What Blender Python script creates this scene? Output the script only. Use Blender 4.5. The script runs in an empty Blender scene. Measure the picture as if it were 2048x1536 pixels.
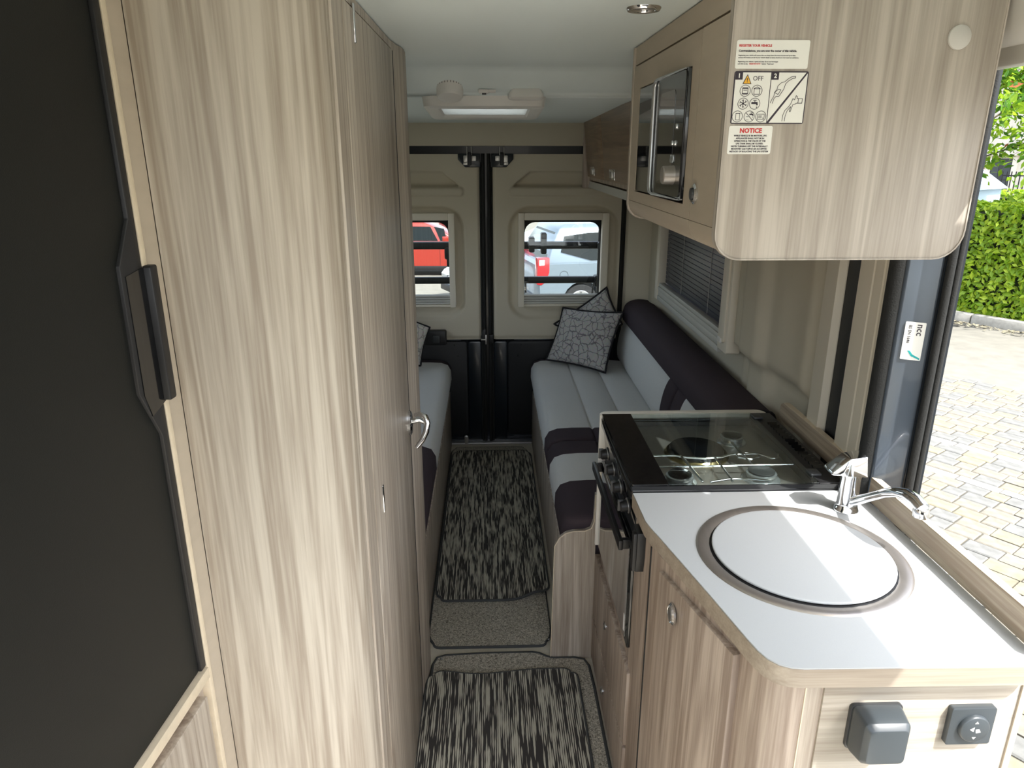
import bpy, bmesh, math, random
from mathutils import Vector, Matrix
random.seed(7)
SC = bpy.context.scene
COL = SC.collection

# ------------------------------------------------------------------ camera
FPX, PITCH, YAW, CAMZ = 1420.0, 18.05, 1.75, 1.75
cd = bpy.data.cameras.new('camera')
cam = bpy.data.objects.new('camera', cd)
COL.objects.link(cam)
cd.sensor_width = 36.0
cd.lens = FPX / 2048.0 * 36.0
cd.clip_start = 0.02
cam.location = (0, 0, CAMZ)
cam.rotation_euler = (math.radians(90 - PITCH), 0, math.radians(-YAW))
SC.camera = cam

# ------------------------------------------------------------------ world, sun, exposure
SUN = Vector((.47, -.53, 1.0)).normalized()
w = bpy.data.worlds.new('sky')
SC.world = w
w.use_nodes = True
nt = w.node_tree
bg = nt.nodes['Background']
sky = nt.nodes.new('ShaderNodeTexSky')
sky.sky_type = 'NISHITA'
sky.sun_disc = False
sky.sun_elevation = math.asin(SUN.z)
sky.sun_rotation = math.radians(138)
sky.air_density = 1.0
sky.dust_density = 3.0
sky.ozone_density = 1.0
hsv = nt.nodes.new('ShaderNodeHueSaturation')
hsv.inputs['Saturation'].default_value = .52
nt.links.new(sky.outputs[0], hsv.inputs['Color'])
nt.links.new(hsv.outputs[0], bg.inputs['Color'])
bg.inputs['Strength'].default_value = .30
sl = bpy.data.lights.new('sun', 'SUN')
sl.energy = 4.2
sl.angle = math.radians(.6)
sl.color = (1, .98, .94)
so = bpy.data.objects.new('sun', sl)
COL.objects.link(so)
so.rotation_euler = (-SUN).to_track_quat('-Z', 'Y').to_euler()
so.location = (6, -6, 10)
SC.view_settings.view_transform = 'Standard'
SC.view_settings.look = 'None'
SC.view_settings.gamma = 1
SC.view_settings.use_curve_mapping = False
SC.view_settings.exposure = 1.1
SC.cycles.max_bounces = 10
SC.cycles.diffuse_bounces = 7
SC.cycles.caustics_reflective = False
SC.cycles.caustics_refractive = False
SC.cycles.sample_clamp_indirect = 6


# ------------------------------------------------------------------ materials
def lin(c):
    return tuple(((v / 255 + .055) / 1.055) ** 2.4 if v > 10 else v / 255 / 12.92 for v in c) + (1,)


def new_mat(name):
    m = bpy.data.materials.new(name)
    m.use_nodes = True
    return m, m.node_tree, m.node_tree.nodes['Principled BSDF']


def plain(name, rgb, rough=.5, metal=0, noise=0, nscale=200, bump=0, spec=.5, coat=0, stretch=(1, 1, 1), trans=0):
    m, t, b = new_mat(name)
    b.inputs['Roughness'].default_value = rough
    b.inputs['Metallic'].default_value = metal
    b.inputs['Specular IOR Level'].default_value = spec
    b.inputs['Coat Weight'].default_value = coat
    b.inputs['Base Color'].default_value = lin(rgb)
    if noise or bump:
        tc = t.nodes.new('ShaderNodeTexCoord')
        mp = t.nodes.new('ShaderNodeMapping')
        mp.inputs['Scale'].default_value = stretch
        n = t.nodes.new('ShaderNodeTexNoise')
        n.inputs['Scale'].default_value = nscale
        n.inputs['Detail'].default_value = 4
        t.links.new(tc.outputs['Object'], mp.inputs[0])
        t.links.new(mp.outputs[0], n.inputs['Vector'])
        if noise:
            r = t.nodes.new('ShaderNodeValToRGB')
            c = lin(rgb)
            r.color_ramp.elements[0].position = .3
            r.color_ramp.elements[1].position = .7
            r.color_ramp.elements[0].color = tuple(v * (1 - noise) for v in c[:3]) + (1,)
            r.color_ramp.elements[1].color = tuple(min(1, v * (1 + noise)) for v in c[:3]) + (1,)
            t.links.new(n.outputs['Fac'], r.inputs[0])
            t.links.new(r.outputs[0], b.inputs['Base Color'])
        if bump:
            bp = t.nodes.new('ShaderNodeBump')
            bp.inputs['Strength'].default_value = bump
            bp.inputs['Distance'].default_value = .002
            t.links.new(n.outputs['Fac'], bp.inputs['Height'])
            t.links.new(bp.outputs[0], b.inputs['Normal'])
    if trans:
        tr = t.nodes.new('ShaderNodeBsdfTranslucent')
        tr.inputs['Color'].default_value = lin(rgb)
        mx = t.nodes.new('ShaderNodeMixShader')
        mx.inputs[0].default_value = trans
        o = t.nodes['Material Output']
        t.links.new(b.outputs[0], mx.inputs[1])
        t.links.new(tr.outputs[0], mx.inputs[2])
        t.links.new(mx.outputs[0], o.inputs[0])
    return m


def wood(name, grain='z', light=(194, 184, 170), dark=(148, 135, 121), rough=.42, seed=0.0, fig=1.0):
    m, t, b = new_mat(name)
    b.inputs['Roughness'].default_value = rough
    L = t.links.new
    tc = t.nodes.new('ShaderNodeTexCoord')
    mp = t.nodes.new('ShaderNodeMapping')
    s = {'x': (.032, 1, 1), 'y': (1, .032, 1), 'z': (1, 1, .032)}[grain]
    mp.inputs['Scale'].default_value = s
    mp.inputs['Location'].default_value = (seed, seed * .7, seed * .3)
    L(tc.outputs['Object'], mp.inputs[0])

    def noise(sc, det, dist=0.0):
        n = t.nodes.new('ShaderNodeTexNoise')
        n.inputs['Scale'].default_value = sc
        n.inputs['Detail'].default_value = det
        n.inputs['Distortion'].default_value = dist
        L(mp.outputs[0], n.inputs['Vector'])
        return n.outputs['Fac']

    def math_(op, a, c=None):
        n = t.nodes.new('ShaderNodeMath')
        n.operation = op
        for i, v in enumerate((a, c)):
            if v is None:
                continue
            if isinstance(v, (int, float)):
                n.inputs[i].default_value = v
            else:
                L(v, n.inputs[i])
        return n.outputs[0]
    broad = noise(11, 2, .5)
    mid = noise(48, 3, .3)
    fine = noise(230, 4)
    rings = math_('SINE', math_('MULTIPLY', broad, 62.0))
    rings = math_('MULTIPLY', rings, math_('MULTIPLY', mid, .22 * fig))
    v = math_('ADD', math_('MULTIPLY', broad, .55), math_('MULTIPLY', mid, .75))
    v = math_('ADD', v, math_('MULTIPLY', fine, .55))
    v = math_('ADD', v, rings)
    v = math_('SUBTRACT', v, .43)
    r = t.nodes.new('ShaderNodeValToRGB')
    e = r.color_ramp.elements
    e[0].position, e[0].color = .28, lin(dark)
    e[1].position, e[1].color = .72, lin(light)
    L(v, r.inputs[0])
    L(r.outputs[0], b.inputs['Base Color'])
    bp = t.nodes.new('ShaderNodeBump')
    bp.inputs['Strength'].default_value = .12
    bp.inputs['Distance'].default_value = .001
    L(fine, bp.inputs['Height'])
    L(bp.outputs[0], b.inputs['Normal'])
    return m


def thin_glass(name, tint=(.93, .96, .95), refl=.06, rough=0.0):
    m, t, b = new_mat(name)
    t.nodes.remove(b)
    tr = t.nodes.new('ShaderNodeBsdfTransparent')
    tr.inputs[0].default_value = tint + (1,)
    g = t.nodes.new('ShaderNodeBsdfGlossy')
    g.inputs['Roughness'].default_value = rough
    lw = t.nodes.new('ShaderNodeLayerWeight')
    pw = t.nodes.new('ShaderNodeMath')
    pw.operation = 'POWER'
    pw.inputs[1].default_value = 5.0
    ma = t.nodes.new('ShaderNodeMath')
    ma.operation = 'MULTIPLY_ADD'
    ma.inputs[1].default_value = .9
    ma.inputs[2].default_value = refl
    ma.use_clamp = True
    t.links.new(lw.outputs['Facing'], pw.inputs[0])
    t.links.new(pw.outputs[0], ma.inputs[0])
    mx = t.nodes.new('ShaderNodeMixShader')
    t.links.new(ma.outputs[0], mx.inputs[0])
    t.links.new(tr.outputs[0], mx.inputs[1])
    t.links.new(g.outputs[0], mx.inputs[2])
    t.links.new(mx.outputs[0], t.nodes['Material Output'].inputs[0])
    return m


def carpet(name, a, c, scale=350):
    m, t, b = new_mat(name)
    L = t.links.new
    b.inputs['Roughness'].default_value = .95
    b.inputs['Specular IOR Level'].default_value = .1
    tc = t.nodes.new('ShaderNodeTexCoord')
    n = t.nodes.new('ShaderNodeTexNoise')
    n.inputs['Scale'].default_value = scale
    n.inputs['Detail'].default_value = 3
    n.inputs['Distortion'].default_value = 1.5
    L(tc.outputs['Object'], n.inputs['Vector'])
    r = t.nodes.new('ShaderNodeValToRGB')
    r.color_ramp.elements[0].position, r.color_ramp.elements[0].color = .36, lin(a)
    r.color_ramp.elements[1].position, r.color_ramp.elements[1].color = .64, lin(c)
    L(n.outputs['Fac'], r.inputs[0])
    L(r.outputs[0], b.inputs['Base Color'])
    bp = t.nodes.new('ShaderNodeBump')
    bp.inputs['Strength'].default_value = .8
    bp.inputs['Distance'].default_value = .004
    L(n.outputs['Fac'], bp.inputs['Height'])
    L(bp.outputs[0], b.inputs['Normal'])
    return m


def dash_mat(name, dark=(66, 64, 62), light=(186, 183, 168), cols=150.0, along=8.0):
    """woven runner: short pale dashes running lengthwise on a charcoal ground"""
    m, t, b = new_mat(name)
    L = t.links.new
    b.inputs['Roughness'].default_value = .9
    b.inputs['Specular IOR Level'].default_value = .15
    tc = t.nodes.new('ShaderNodeTexCoord')
    sp = t.nodes.new('ShaderNodeSeparateXYZ')
    L(tc.outputs['Object'], sp.inputs[0])

    def mt(op, a, c=None):
        n = t.nodes.new('ShaderNodeMath')
        n.operation = op
        for i, v in enumerate((a, c)):
            if v is None:
                continue
            if isinstance(v, (int, float)):
                n.inputs[i].default_value = v
            else:
                L(v, n.inputs[i])
        return n.outputs[0]
    wob = t.nodes.new('ShaderNodeTexNoise')
    wob.inputs['Scale'].default_value = 25
    L(tc.outputs['Object'], wob.inputs['Vector'])
    xx = mt('ADD', mt('MULTIPLY', sp.outputs[0], cols), mt('MULTIPLY', wob.outputs['Fac'], .5))
    col = mt('FLOOR', xx)
    cb = t.nodes.new('ShaderNodeCombineXYZ')
    L(mt('MULTIPLY', col, 7.31), cb.inputs[0])
    L(mt('MULTIPLY', sp.outputs[1], along), cb.inputs[1])
    L(mt('MULTIPLY', col, 3.77), cb.inputs[2])
    n = t.nodes.new('ShaderNodeTexNoise')
    n.inputs['Scale'].default_value = 1.0
    n.inputs['Detail'].default_value = 2
    L(cb.outputs[0], n.inputs['Vector'])
    fr = mt('FRACT', xx)
    edge = mt('MULTIPLY', mt('ABSOLUTE', mt('SUBTRACT', fr, .5)), .42)
    v = mt('SUBTRACT', n.outputs['Fac'], edge)
    r = t.nodes.new('ShaderNodeValToRGB')
    r.color_ramp.elements[0].position, r.color_ramp.elements[0].color = .405, lin(dark)
    r.color_ramp.elements[1].position, r.color_ramp.elements[1].color = .425, lin(light)
    L(v, r.inputs[0])
    L(r.outputs[0], b.inputs['Base Color'])
    bp = t.nodes.new('ShaderNodeBump')
    bp.inputs['Strength'].default_value = .4
    bp.inputs['Distance'].default_value = .003
    L(r.outputs[0], bp.inputs['Height'])
    L(bp.outputs[0], b.inputs['Normal'])
    return m


def crackle(name, base=(196, 194, 190), line=(120, 114, 120), scale=24):
    m, t, b = new_mat(name)
    L = t.links.new
    b.inputs['Roughness'].default_value = .6
    b.inputs['Sheen Weight'].default_value = .3
    tc = t.nodes.new('ShaderNodeTexCoord')
    ns = t.nodes.new('ShaderNodeTexNoise')
    ns.inputs['Scale'].default_value = 18
    ns.inputs['Detail'].default_value = 3
    L(tc.outputs['Object'], ns.inputs['Vector'])
    mxv = t.nodes.new('ShaderNodeVectorMath')
    mxv.operation = 'MULTIPLY_ADD'
    mxv.inputs[1].default_value = (.055, .055, .055)
    L(ns.outputs['Color'], mxv.inputs[0])
    L(tc.outputs['Object'], mxv.inputs[2])
    vo = t.nodes.new('ShaderNodeTexVoronoi')
    vo.feature = 'DISTANCE_TO_EDGE'
    vo.inputs['Scale'].default_value = scale
    L(mxv.outputs[0], vo.inputs['Vector'])
    r = t.nodes.new('ShaderNodeValToRGB')
    r.color_ramp.elements[0].position, r.color_ramp.elements[0].color = .02, lin(line)
    r.color_ramp.elements[1].position, r.color_ramp.elements[1].color = .075, lin(base)
    L(vo.outputs['Distance'], r.inputs[0])
    n2 = t.nodes.new('ShaderNodeTexNoise')
    n2.inputs['Scale'].default_value = 90
    L(tc.outputs['Object'], n2.inputs['Vector'])
    mx = t.nodes.new('ShaderNodeMix')
    mx.data_type = 'RGBA'
    mx.blend_type = 'MULTIPLY'
    mx.inputs['Factor'].default_value = .35
    L(r.outputs[0], mx.inputs['A'])
    L(n2.outputs['Color'], mx.inputs['B'])
    L(mx.outputs['Result'], b.inputs['Base Color'])
    bp = t.nodes.new('ShaderNodeBump')
    bp.inputs['Strength'].default_value = .5
    bp.inputs['Distance'].default_value = .004
    L(r.outputs[0], bp.inputs['Height'])
    L(bp.outputs[0], b.inputs['Normal'])
    return m


M = {
    'wood': wood('elm laminate vertical grain', 'z'),
    'woodc': wood('elm laminate curved panel', 'z', light=(192, 183, 168), dark=(152, 140, 125), seed=3.1, fig=1.2),
    'woodk': wood('elm laminate kitchen', 'z', light=(186, 172, 158), dark=(140, 124, 111), seed=8.2),
    'woodx': wood('elm laminate cross grain', 'x', light=(182, 174, 160), dark=(148, 138, 124), seed=5.5),
    'woode': wood('elm edge band', 'x', light=(176, 165, 150), dark=(150, 138, 123), seed=2.5, fig=.2),
    'woody': wood('elm laminate lengthwise', 'y', light=(196, 182, 160), dark=(152, 134, 114), seed=1.7),
    'woodp': wood('pale elm end panel', 'z', light=(188, 180, 169), dark=(154, 145, 134), seed=9.3),
    'edge': plain('pale edge band', (214, 200, 176), .5, noise=.06, nscale=60),
    'taupe': plain('taupe laminate', (176, 164, 147), .55, noise=.05, nscale=40, stretch=(1, .15, 1)),
    'top': plain('white laminate worktop', (190, 194, 195), .5, noise=.025, nscale=900),
    'cream': plain('cream edging', (240, 235, 225), .4),
    'fridge': plain('matt black fridge door', (20, 22, 21), .55, bump=.1, nscale=900, spec=.3),
    'blk': plain('black plastic', (22, 22, 24), .45),
    'dgrey': plain('dark grey plastic', (52, 54, 56), .42),
    'slate': plain('slate plastic', (62, 68, 72), .35),
    'gloss': plain('gloss black enamel', (8, 9, 12), .12, coat=.5),
    'chrome': plain('chrome', (225, 227, 230), .07, metal=1),
    'steel': plain('brushed steel', (184, 178, 172), .38, metal=.85, noise=.05, nscale=80, stretch=(1, .08, 1)),
    'zinc': plain('zinc plate', (190, 188, 184), .35, metal=.9),
    'navy': plain('dark blue van paint', (16, 24, 32), .3, coat=.2),
    'jamb': plain('blue grey van paint', (74, 83, 93), .25, coat=.5),
    'doorblk': plain('black lower door panel', (17, 18, 21), .55),
    'beige': plain('beige moulded trim', (198, 190, 171), .62, bump=.12, nscale=1200),
    'beige2': plain('warm beige pillar trim', (208, 201, 185), .55, bump=.05, nscale=800),
    'frame': plain('cream blind frame', (226, 218, 202), .45),
    'slat': plain('grey blind slats', (196, 195, 189), .4),
    'ceil': plain('off white ceiling lining', (230, 240, 241), .5, bump=.1, nscale=700),
    'white': plain('white plastic', (226, 224, 220), .4),
    'greyplastic': plain('light grey plastic', (198, 196, 190), .45),
    'seat': plain('pale grey upholstery', (216, 217, 215), .85, noise=.08, nscale=700, bump=.25, spec=.2),
    'seatd': plain('aubergine upholstery', (70, 61, 66), .9, noise=.12, nscale=700, bump=.25, spec=.15),
    'crack': crackle('crackle cushion fabric'),
    'crack_bright': crackle('brightened crackle cushion fabric', base=(232, 228, 220), line=(170, 164, 160)),  # same fabric, bright light on the cushion painted into its colour
    'pipe': plain('black piping', (24, 20, 24), .8),
    'floor': plain('beige vinyl floor', (208, 202, 186), .5, noise=.05, nscale=60),
    'carp': carpet('heather carpet', (112, 108, 99), (214, 208, 192), 170),
    'bind': plain('grey carpet binding', (66, 68, 68), .85, bump=.4, nscale=500),
    'dash': dash_mat('dashed runner'),
    'rubber': plain('black rubber seal', (20, 21, 19), .8, bump=.5, nscale=300),
    'glass': thin_glass('window glass'),
    'hobglass': thin_glass('hob lid glass', tint=(.86, .90, .89)),
    'tint': thin_glass('tinted window glass', tint=(.45, .47, .52)),
    'screen': plain('dark pleated screen', (40, 42, 54), .35),
    'ovenglass': plain('black oven glass', (10, 10, 12), .04, coat=1),
    'diff': plain('frosted rooflight dome', (206, 208, 206), .4, trans=.7, noise=.25, bump=.5, nscale=40, stretch=(.3, 2, 1)),
    'sticker': plain('white sticker', (236, 236, 230), .35),
    'ink': plain('dark ink', (48, 40, 52), .5),
    'red': plain('red ink', (206, 58, 60), .5),
    'amber': plain('amber ink', (240, 180, 50), .5),
    'teal': plain('teal ink', (30, 165, 165), .4),
    'lens': plain('smoked lens', (120, 118, 116), .15),
    'paver': plain('weathered paver', (124, 119, 107), .9, noise=.22, nscale=14, bump=.4),
    'paver2': plain('grey paver', (112, 112, 108), .9, noise=.22, nscale=14, bump=.4),
    'paver3': plain('buff paver', (132, 125, 104), .9, noise=.2, nscale=14, bump=.4),
    'pale': plain('pale stone setts', (146, 144, 138), .9, noise=.15, nscale=14, bump=.4),
    'joint': plain('sandy joints', (84, 80, 70), .95, noise=.2, nscale=30),
    'tarmac': plain('pale worn paving', (122, 119, 110), .9, noise=.12, nscale=6),
    'kerb': plain('concrete kerb', (160, 157, 148), .9, noise=.15, nscale=20),
    'leaf': plain('hedge leaf', (124, 158, 30), .45, trans=.35),
    'leaf2': plain('yellowish hedge leaf', (168, 192, 48), .45, trans=.4),  # lighter leaf tone, mixed in at random
    'tleaf': plain('tree leaf', (140, 172, 40), .5, trans=.5),
    'tleaf2': plain('deep tree leaf', (88, 134, 38), .5, trans=.4),
    'dead': plain('rust leaf', (170, 96, 56), .6, trans=.3),
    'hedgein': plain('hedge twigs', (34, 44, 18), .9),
    'bark': plain('bark', (88, 78, 62), .9, noise=.2, nscale=20),
    'render_': plain('cream house render', (214, 208, 194), .85, noise=.06, nscale=4),
    'slateroof': plain('roof slates', (96, 98, 104), .8),
    'silver': plain('silver car paint', (120, 134, 146), .28, metal=.35, coat=.7),
    'carred': plain('red car paint', (150, 36, 20), .25, coat=.8),
    'carwhite': plain('white car paint', (176, 182, 188), .25, coat=.6),
    'cargl': plain('dark car glass', (14, 22, 22), .12, spec=.25),
    'tail': plain('red tail lamp', (190, 22, 34), .15, coat=1),
    'tyre': plain('tyre rubber', (34, 34, 36), .75),
    'alloy': plain('alloy wheel', (196, 200, 204), .25, metal=.8),
    'bluewood': plain('pale blue painted boards', (176, 200, 214), .7),
    'brass': plain('warm burner ring', (196, 178, 132), .2, metal=1),
}


# ------------------------------------------------------------------ mesh helpers
class B:
    def __init__(s):
        s.v, s.f = [], []

    def add(s, vs, fs):
        o = len(s.v)
        s.v += [tuple(p) for p in vs]
        s.f += [tuple(i + o for i in f) for f in fs]
        return s

    def box(s, x0, x1, y0, y1, z0, z1):
        vs = [(x, y, z) for x in (x0, x1) for y in (y0, y1) for z in (z0, z1)]
        return s.add(vs, [(0, 1, 3, 2), (4, 6, 7, 5), (0, 4, 5, 1), (2, 3, 7, 6), (0, 2, 6, 4), (1, 5, 7, 3)])

    def prism(s, pts, ax, a0, a1):
        def P(p, a):
            return {'x': (a, p[0], p[1]), 'y': (p[0], a, p[1]), 'z': (p[0], p[1], a)}[ax]
        n = len(pts)
        vs = [P(p, a0) for p in pts] + [P(p, a1) for p in pts]
        fs = [tuple(range(n)), tuple(range(2 * n - 1, n - 1, -1))]
        fs += [(i, (i + 1) % n, n + (i + 1) % n, n + i) for i in range(n)]
        return s.add(vs, fs)

    def ring(s, outer, inner, ax, a0, a1):
        """plate with a hole; outer and inner have the same number of points"""
        def P(p, a):
            return {'x': (a, p[0], p[1]), 'y': (p[0], a, p[1]), 'z': (p[0], p[1], a)}[ax]
        n = len(outer)
        vs = [P(p, a0) for p in outer] + [P(p, a0) for p in inner] + [P(p, a1) for p in outer] + [P(p, a1) for p in inner]
        fs = []
        for i in range(n):
            j = (i + 1) % n
            fs += [(i, j, n + j, n + i), (2 * n + j, 2 * n + i, 3 * n + i, 3 * n + j),
                   (j, i, 2 * n + i, 2 * n + j), (n + i, n + j, 3 * n + j, 3 * n + i)]
        return s.add(vs, fs)

    def loft(s, rings, closed=True, caps=True):
        n = len(rings[0])
        vs = [p for r in rings for p in r]
        fs = []
        for k in range(len(rings) - 1):
            for i in range(n if closed else n - 1):
                j = (i + 1) % n
                fs.append((k * n + i, k * n + j, (k + 1) * n + j, (k + 1) * n + i))
        if caps and closed:
            fs.append(tuple(range(n - 1, -1, -1)))
            fs.append(tuple((len(rings) - 1) * n + i for i in range(n)))
        return s.add(vs, fs)

    def tube(s, path, r, n=10, closed=False):
        pts = [Vector(p) for p in path]
        rs = r if isinstance(r, (list, tuple)) else [r] * len(pts)
        rings, up = [], None
        m = len(pts)
        for i, p in enumerate(pts):
            a = pts[(i - 1) % m] if (i > 0 or closed) else p
            c = pts[(i + 1) % m] if (i < m - 1 or closed) else p
            t = (c - a).normalized()
            if up is None:
                up = t.orthogonal().normalized()
            up = (up - t * up.dot(t))
            up = up.normalized() if up.length > 1e-6 else t.orthogonal().normalized()
            sd = t.cross(up)
            rings.append([p + (up * math.cos(2 * math.pi * k / n) + sd * math.sin(2 * math.pi * k / n)) * rs[i] for k in range(n)])
        if closed:
            rings.append(rings[0])
        return s.loft(rings, True, not closed)

    def lathe(s, prof, c, ax=(0, 0, 1), n=24, squash=(1, 1)):
        a = Vector(ax).normalized()
        u = a.orthogonal().normalized()
        if abs(a.z) > .9:
            u = Vector((1, 0, 0))
        elif abs(a.x) > .9:
            u = Vector((0, 1, 0))
        elif abs(a.y) > .9:
            u = Vector((1, 0, 0))
        v = a.cross(u)
        c = Vector(c)
        rings = [[c + a * h + u * (r * squash[0] * math.cos(2 * math.pi * k / n)) + v * (r * squash[1] * math.sin(2 * math.pi * k / n)) for k in range(n)] for r, h in prof]
        return s.loft(rings, True, True)

    def xf(s, mat, start=0):
        s.v[start:] = [tuple(mat @ Vector(p)) for p in s.v[start:]]
        return s

    def build(s, name, mat, parent=None, bevel=0, seg=2, smooth=None, local=False):
        me = bpy.data.meshes.new(name)
        bm = bmesh.new()
        bv = [bm.verts.new(p) for p in s.v]
        for f in s.f:
            try:
                bm.faces.new([bv[i] for i in f])
            except ValueError:
                pass
        bmesh.ops.remove_doubles(bm, verts=bm.verts, dist=1e-6)
        bmesh.ops.recalc_face_normals(bm, faces=bm.faces)
        if bevel:
            es = [e for e in bm.edges if len(e.link_faces) == 2 and e.calc_face_angle(0) > .5]
            bmesh.ops.bevel(bm, geom=es, offset=bevel, segments=seg, affect='EDGES', profile=.5, clamp_overlap=True)
        bm.to_mesh(me)
        bm.free()
        me.materials.append(M[mat] if isinstance(mat, str) else mat)
        if smooth or bevel:
            me.shade_smooth()
            me.set_sharp_from_angle(angle=math.radians(smooth or 40))
        o = bpy.data.objects.new(name, me)
        COL.objects.link(o)
        if parent is not None:
            par(o, parent)
        return o


def par(o, parent):
    """children keep world coordinates in their mesh; parents are only ever translated at build time"""
    o.parent = parent
    if parent.type == 'EMPTY':
        o.matrix_parent_inverse = Matrix.Translation(-parent.location)


def tag(o, label=None, cat=None, group=None, kind=None):
    if label:
        o['label'] = label
    if cat:
        o['category'] = cat
    if group:
        o['group'] = group
    if kind:
        o['kind'] = kind
    return o


def thing(name, label, cat, loc, group=None):
    o = bpy.data.objects.new(name, None)
    COL.objects.link(o)
    o.location = loc
    o.empty_display_size = .05
    return tag(o, label, cat, group)


def struct(name, loc=(0, 0, 0), label=None):
    o = bpy.data.objects.new(name, None)
    COL.objects.link(o)
    o.location = loc
    o.empty_display_size = .05
    o['kind'] = 'structure'
    if label:
        o['label'] = label
    return o


def rr(x0, x1, y0, y1, r, n=5):
    """rounded rectangle, counter-clockwise; r is one radius or four (bl, br, tr, tl)"""
    rs = r if isinstance(r, (list, tuple)) else (r,) * 4
    out = []
    for (cx, cy, a0, q) in ((x0, y0, 180, 0), (x1, y0, 270, 1), (x1, y1, 0, 2), (x0, y1, 90, 3)):
        R = max(rs[q], 1e-4)
        ox = cx + (R if q in (0, 3) else -R)
        oy = cy + (R if q in (0, 1) else -R)
        for k in range(n + 1):
            a = math.radians(a0 + 90 * k / n)
            out.append((ox + R * math.cos(a), oy + R * math.sin(a)))
    return out


def ss(a, b, x):
    t = max(0, min(1, (x - a) / (b - a)))
    return t * t * (3 - 2 * t)


def sdrr(x, z, x0, x1, z0, z1, r):
    cx, cz = (x0 + x1) / 2, (z0 + z1) / 2
    qx, qz = abs(x - cx) - (x1 - x0) / 2 + r, abs(z - cz) - (z1 - z0) / 2 + r
    return math.hypot(max(qx, 0), max(qz, 0)) + min(max(qx, qz), 0) - r


def text(body, size, mat, parent, mtx, bold=0, align='LEFT', xs=1.0):
    cu = bpy.data.curves.new('lettering', 'FONT')
    cu.body = body
    cu.size = size
    cu.align_x = align
    cu.align_y = 'CENTER'
    cu.offset = bold
    cu.resolution_u = 2
    cu.extrude = .00008
    tmp = bpy.data.objects.new('tmp', cu)
    COL.objects.link(tmp)
    dg = bpy.context.evaluated_depsgraph_get()
    dg.update()
    me = bpy.data.meshes.new_from_object(tmp.evaluated_get(dg))
    bpy.data.objects.remove(tmp)
    bpy.data.curves.remove(cu)
    me.transform(Matrix.Diagonal((xs, 1, 1, 1)))
    me.transform(mtx)
    me.materials.clear()
    me.materials.append(M[mat])
    o = bpy.data.objects.new('lettering', me)
    COL.objects.link(o)
    par(o, parent)
    return o


# ================================================================== THE VAN SHELL
def ceil_z(y):
    pts = [(-2, 2.015), (2.44, 2.015), (2.475, 2.008), (2.505, 1.984), (2.565, 1.944), (2.62, 1.934), (4.2, 1.905)]
    for (a, za), (b, zb) in zip(pts, pts[1:]):
        if y <= b:
            return za + (zb - za) * (y - a) / (b - a)
    return pts[-1][1]


# floor
b = B()
b.box(-.97, .97, -1.7, 4.17, -.06, 0)
tag(b.build('floor', 'floor'), 'beige vinyl floor of the camper van', kind='structure')

# ceiling with an opening for the rooflight
ys = [-.25, 0, 1.0, 2.0, 2.44, 2.475, 2.49, 2.505, 2.535, 2.565, 2.62, 2.70, 2.96, 3.4, 4.19]  # starts behind the cab: roof there left open to brighten the interior
b = B()
xs = [-.97, -.6, -.165, .135, .6, .97]
for i in range(len(ys) - 1):
    for j in range(len(xs) - 1):
        if 2.69 < ys[i] < 2.95 and -.17 < xs[j] < .13:
            continue
        y0, y1, x0, x1 = ys[i], ys[i + 1], xs[j], xs[j + 1]
        vs = []
        for dz in (0, .03):
            vs += [(x0, y0, ceil_z(y0) + dz), (x1, y0, ceil_z(y0) + dz), (x1, y1, ceil_z(y1) + dz), (x0, y1, ceil_z(y1) + dz)]
        fs = [(0, 1, 2, 3), (7, 6, 5, 4)]
        if 2.69 < ys[i] < 2.95 or (abs(y1 - 2.70) < .01 or abs(y0 - 2.96) < .01):
            fs += [(0, 4, 5, 1), (1, 5, 6, 2), (2, 6, 7, 3), (3, 7, 4, 0)]
        b.add(vs, fs)
ce = b.build('ceiling', 'ceil', smooth=50)
tag(ce, 'off white lined ceiling stepping down towards the rear', kind='structure')

# left wall with a cab window towards the front
b = B()
b.box(-1.0, -.97, -.6, 2.55, -.06, 2.04)
b.box(-1.0, -.97, 2.55, 3.85, -.06, 1.02)
b.box(-1.0, -.97, 2.55, 3.85, 1.58, 2.04)
b.box(-1.0, -.97, 3.85, 4.19, -.06, 2.04)
b.box(-1.0, -.97, -1.7, -.6, -.06, .95)
tag(b.build('wall_left', 'beige'), 'beige side wall behind the washroom and left settee', kind='structure')
# cab bulkhead below the windscreen
b = B()
b.box(-.97, .97, -1.75, -1.7, -.06, .9)
tag(b.build('wall_front', 'doorblk'), 'dark dashboard wall below the windscreen', kind='structure')

# right wall: moulded trim, column between window and door pillar, sill step
WY0, WY1, WZ0, WZ1 = 2.62, 3.82, 1.06, 1.52


def rwall(y, z):
    x = .925
    x += .045 * (1 - ss(1.03, 1.075, z)) * ss(1.9, 2.05, y) * (1 - ss(3.9, 4.05, y))
    x -= .030 * ss(2.26, 2.33, y) * (1 - ss(2.45, 2.52, y))
    x -= .012 * ss(2.50, 2.53, y) * (1 - ss(2.56, 2.6, y))
    x += .012 * math.exp(-((y - 2.1) / .1) ** 2)
    x += .02 * math.exp(-((y - 1.96) / .03) ** 2)
    x -= .03 * ss(1.45, 1.9, z)
    return x


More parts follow.
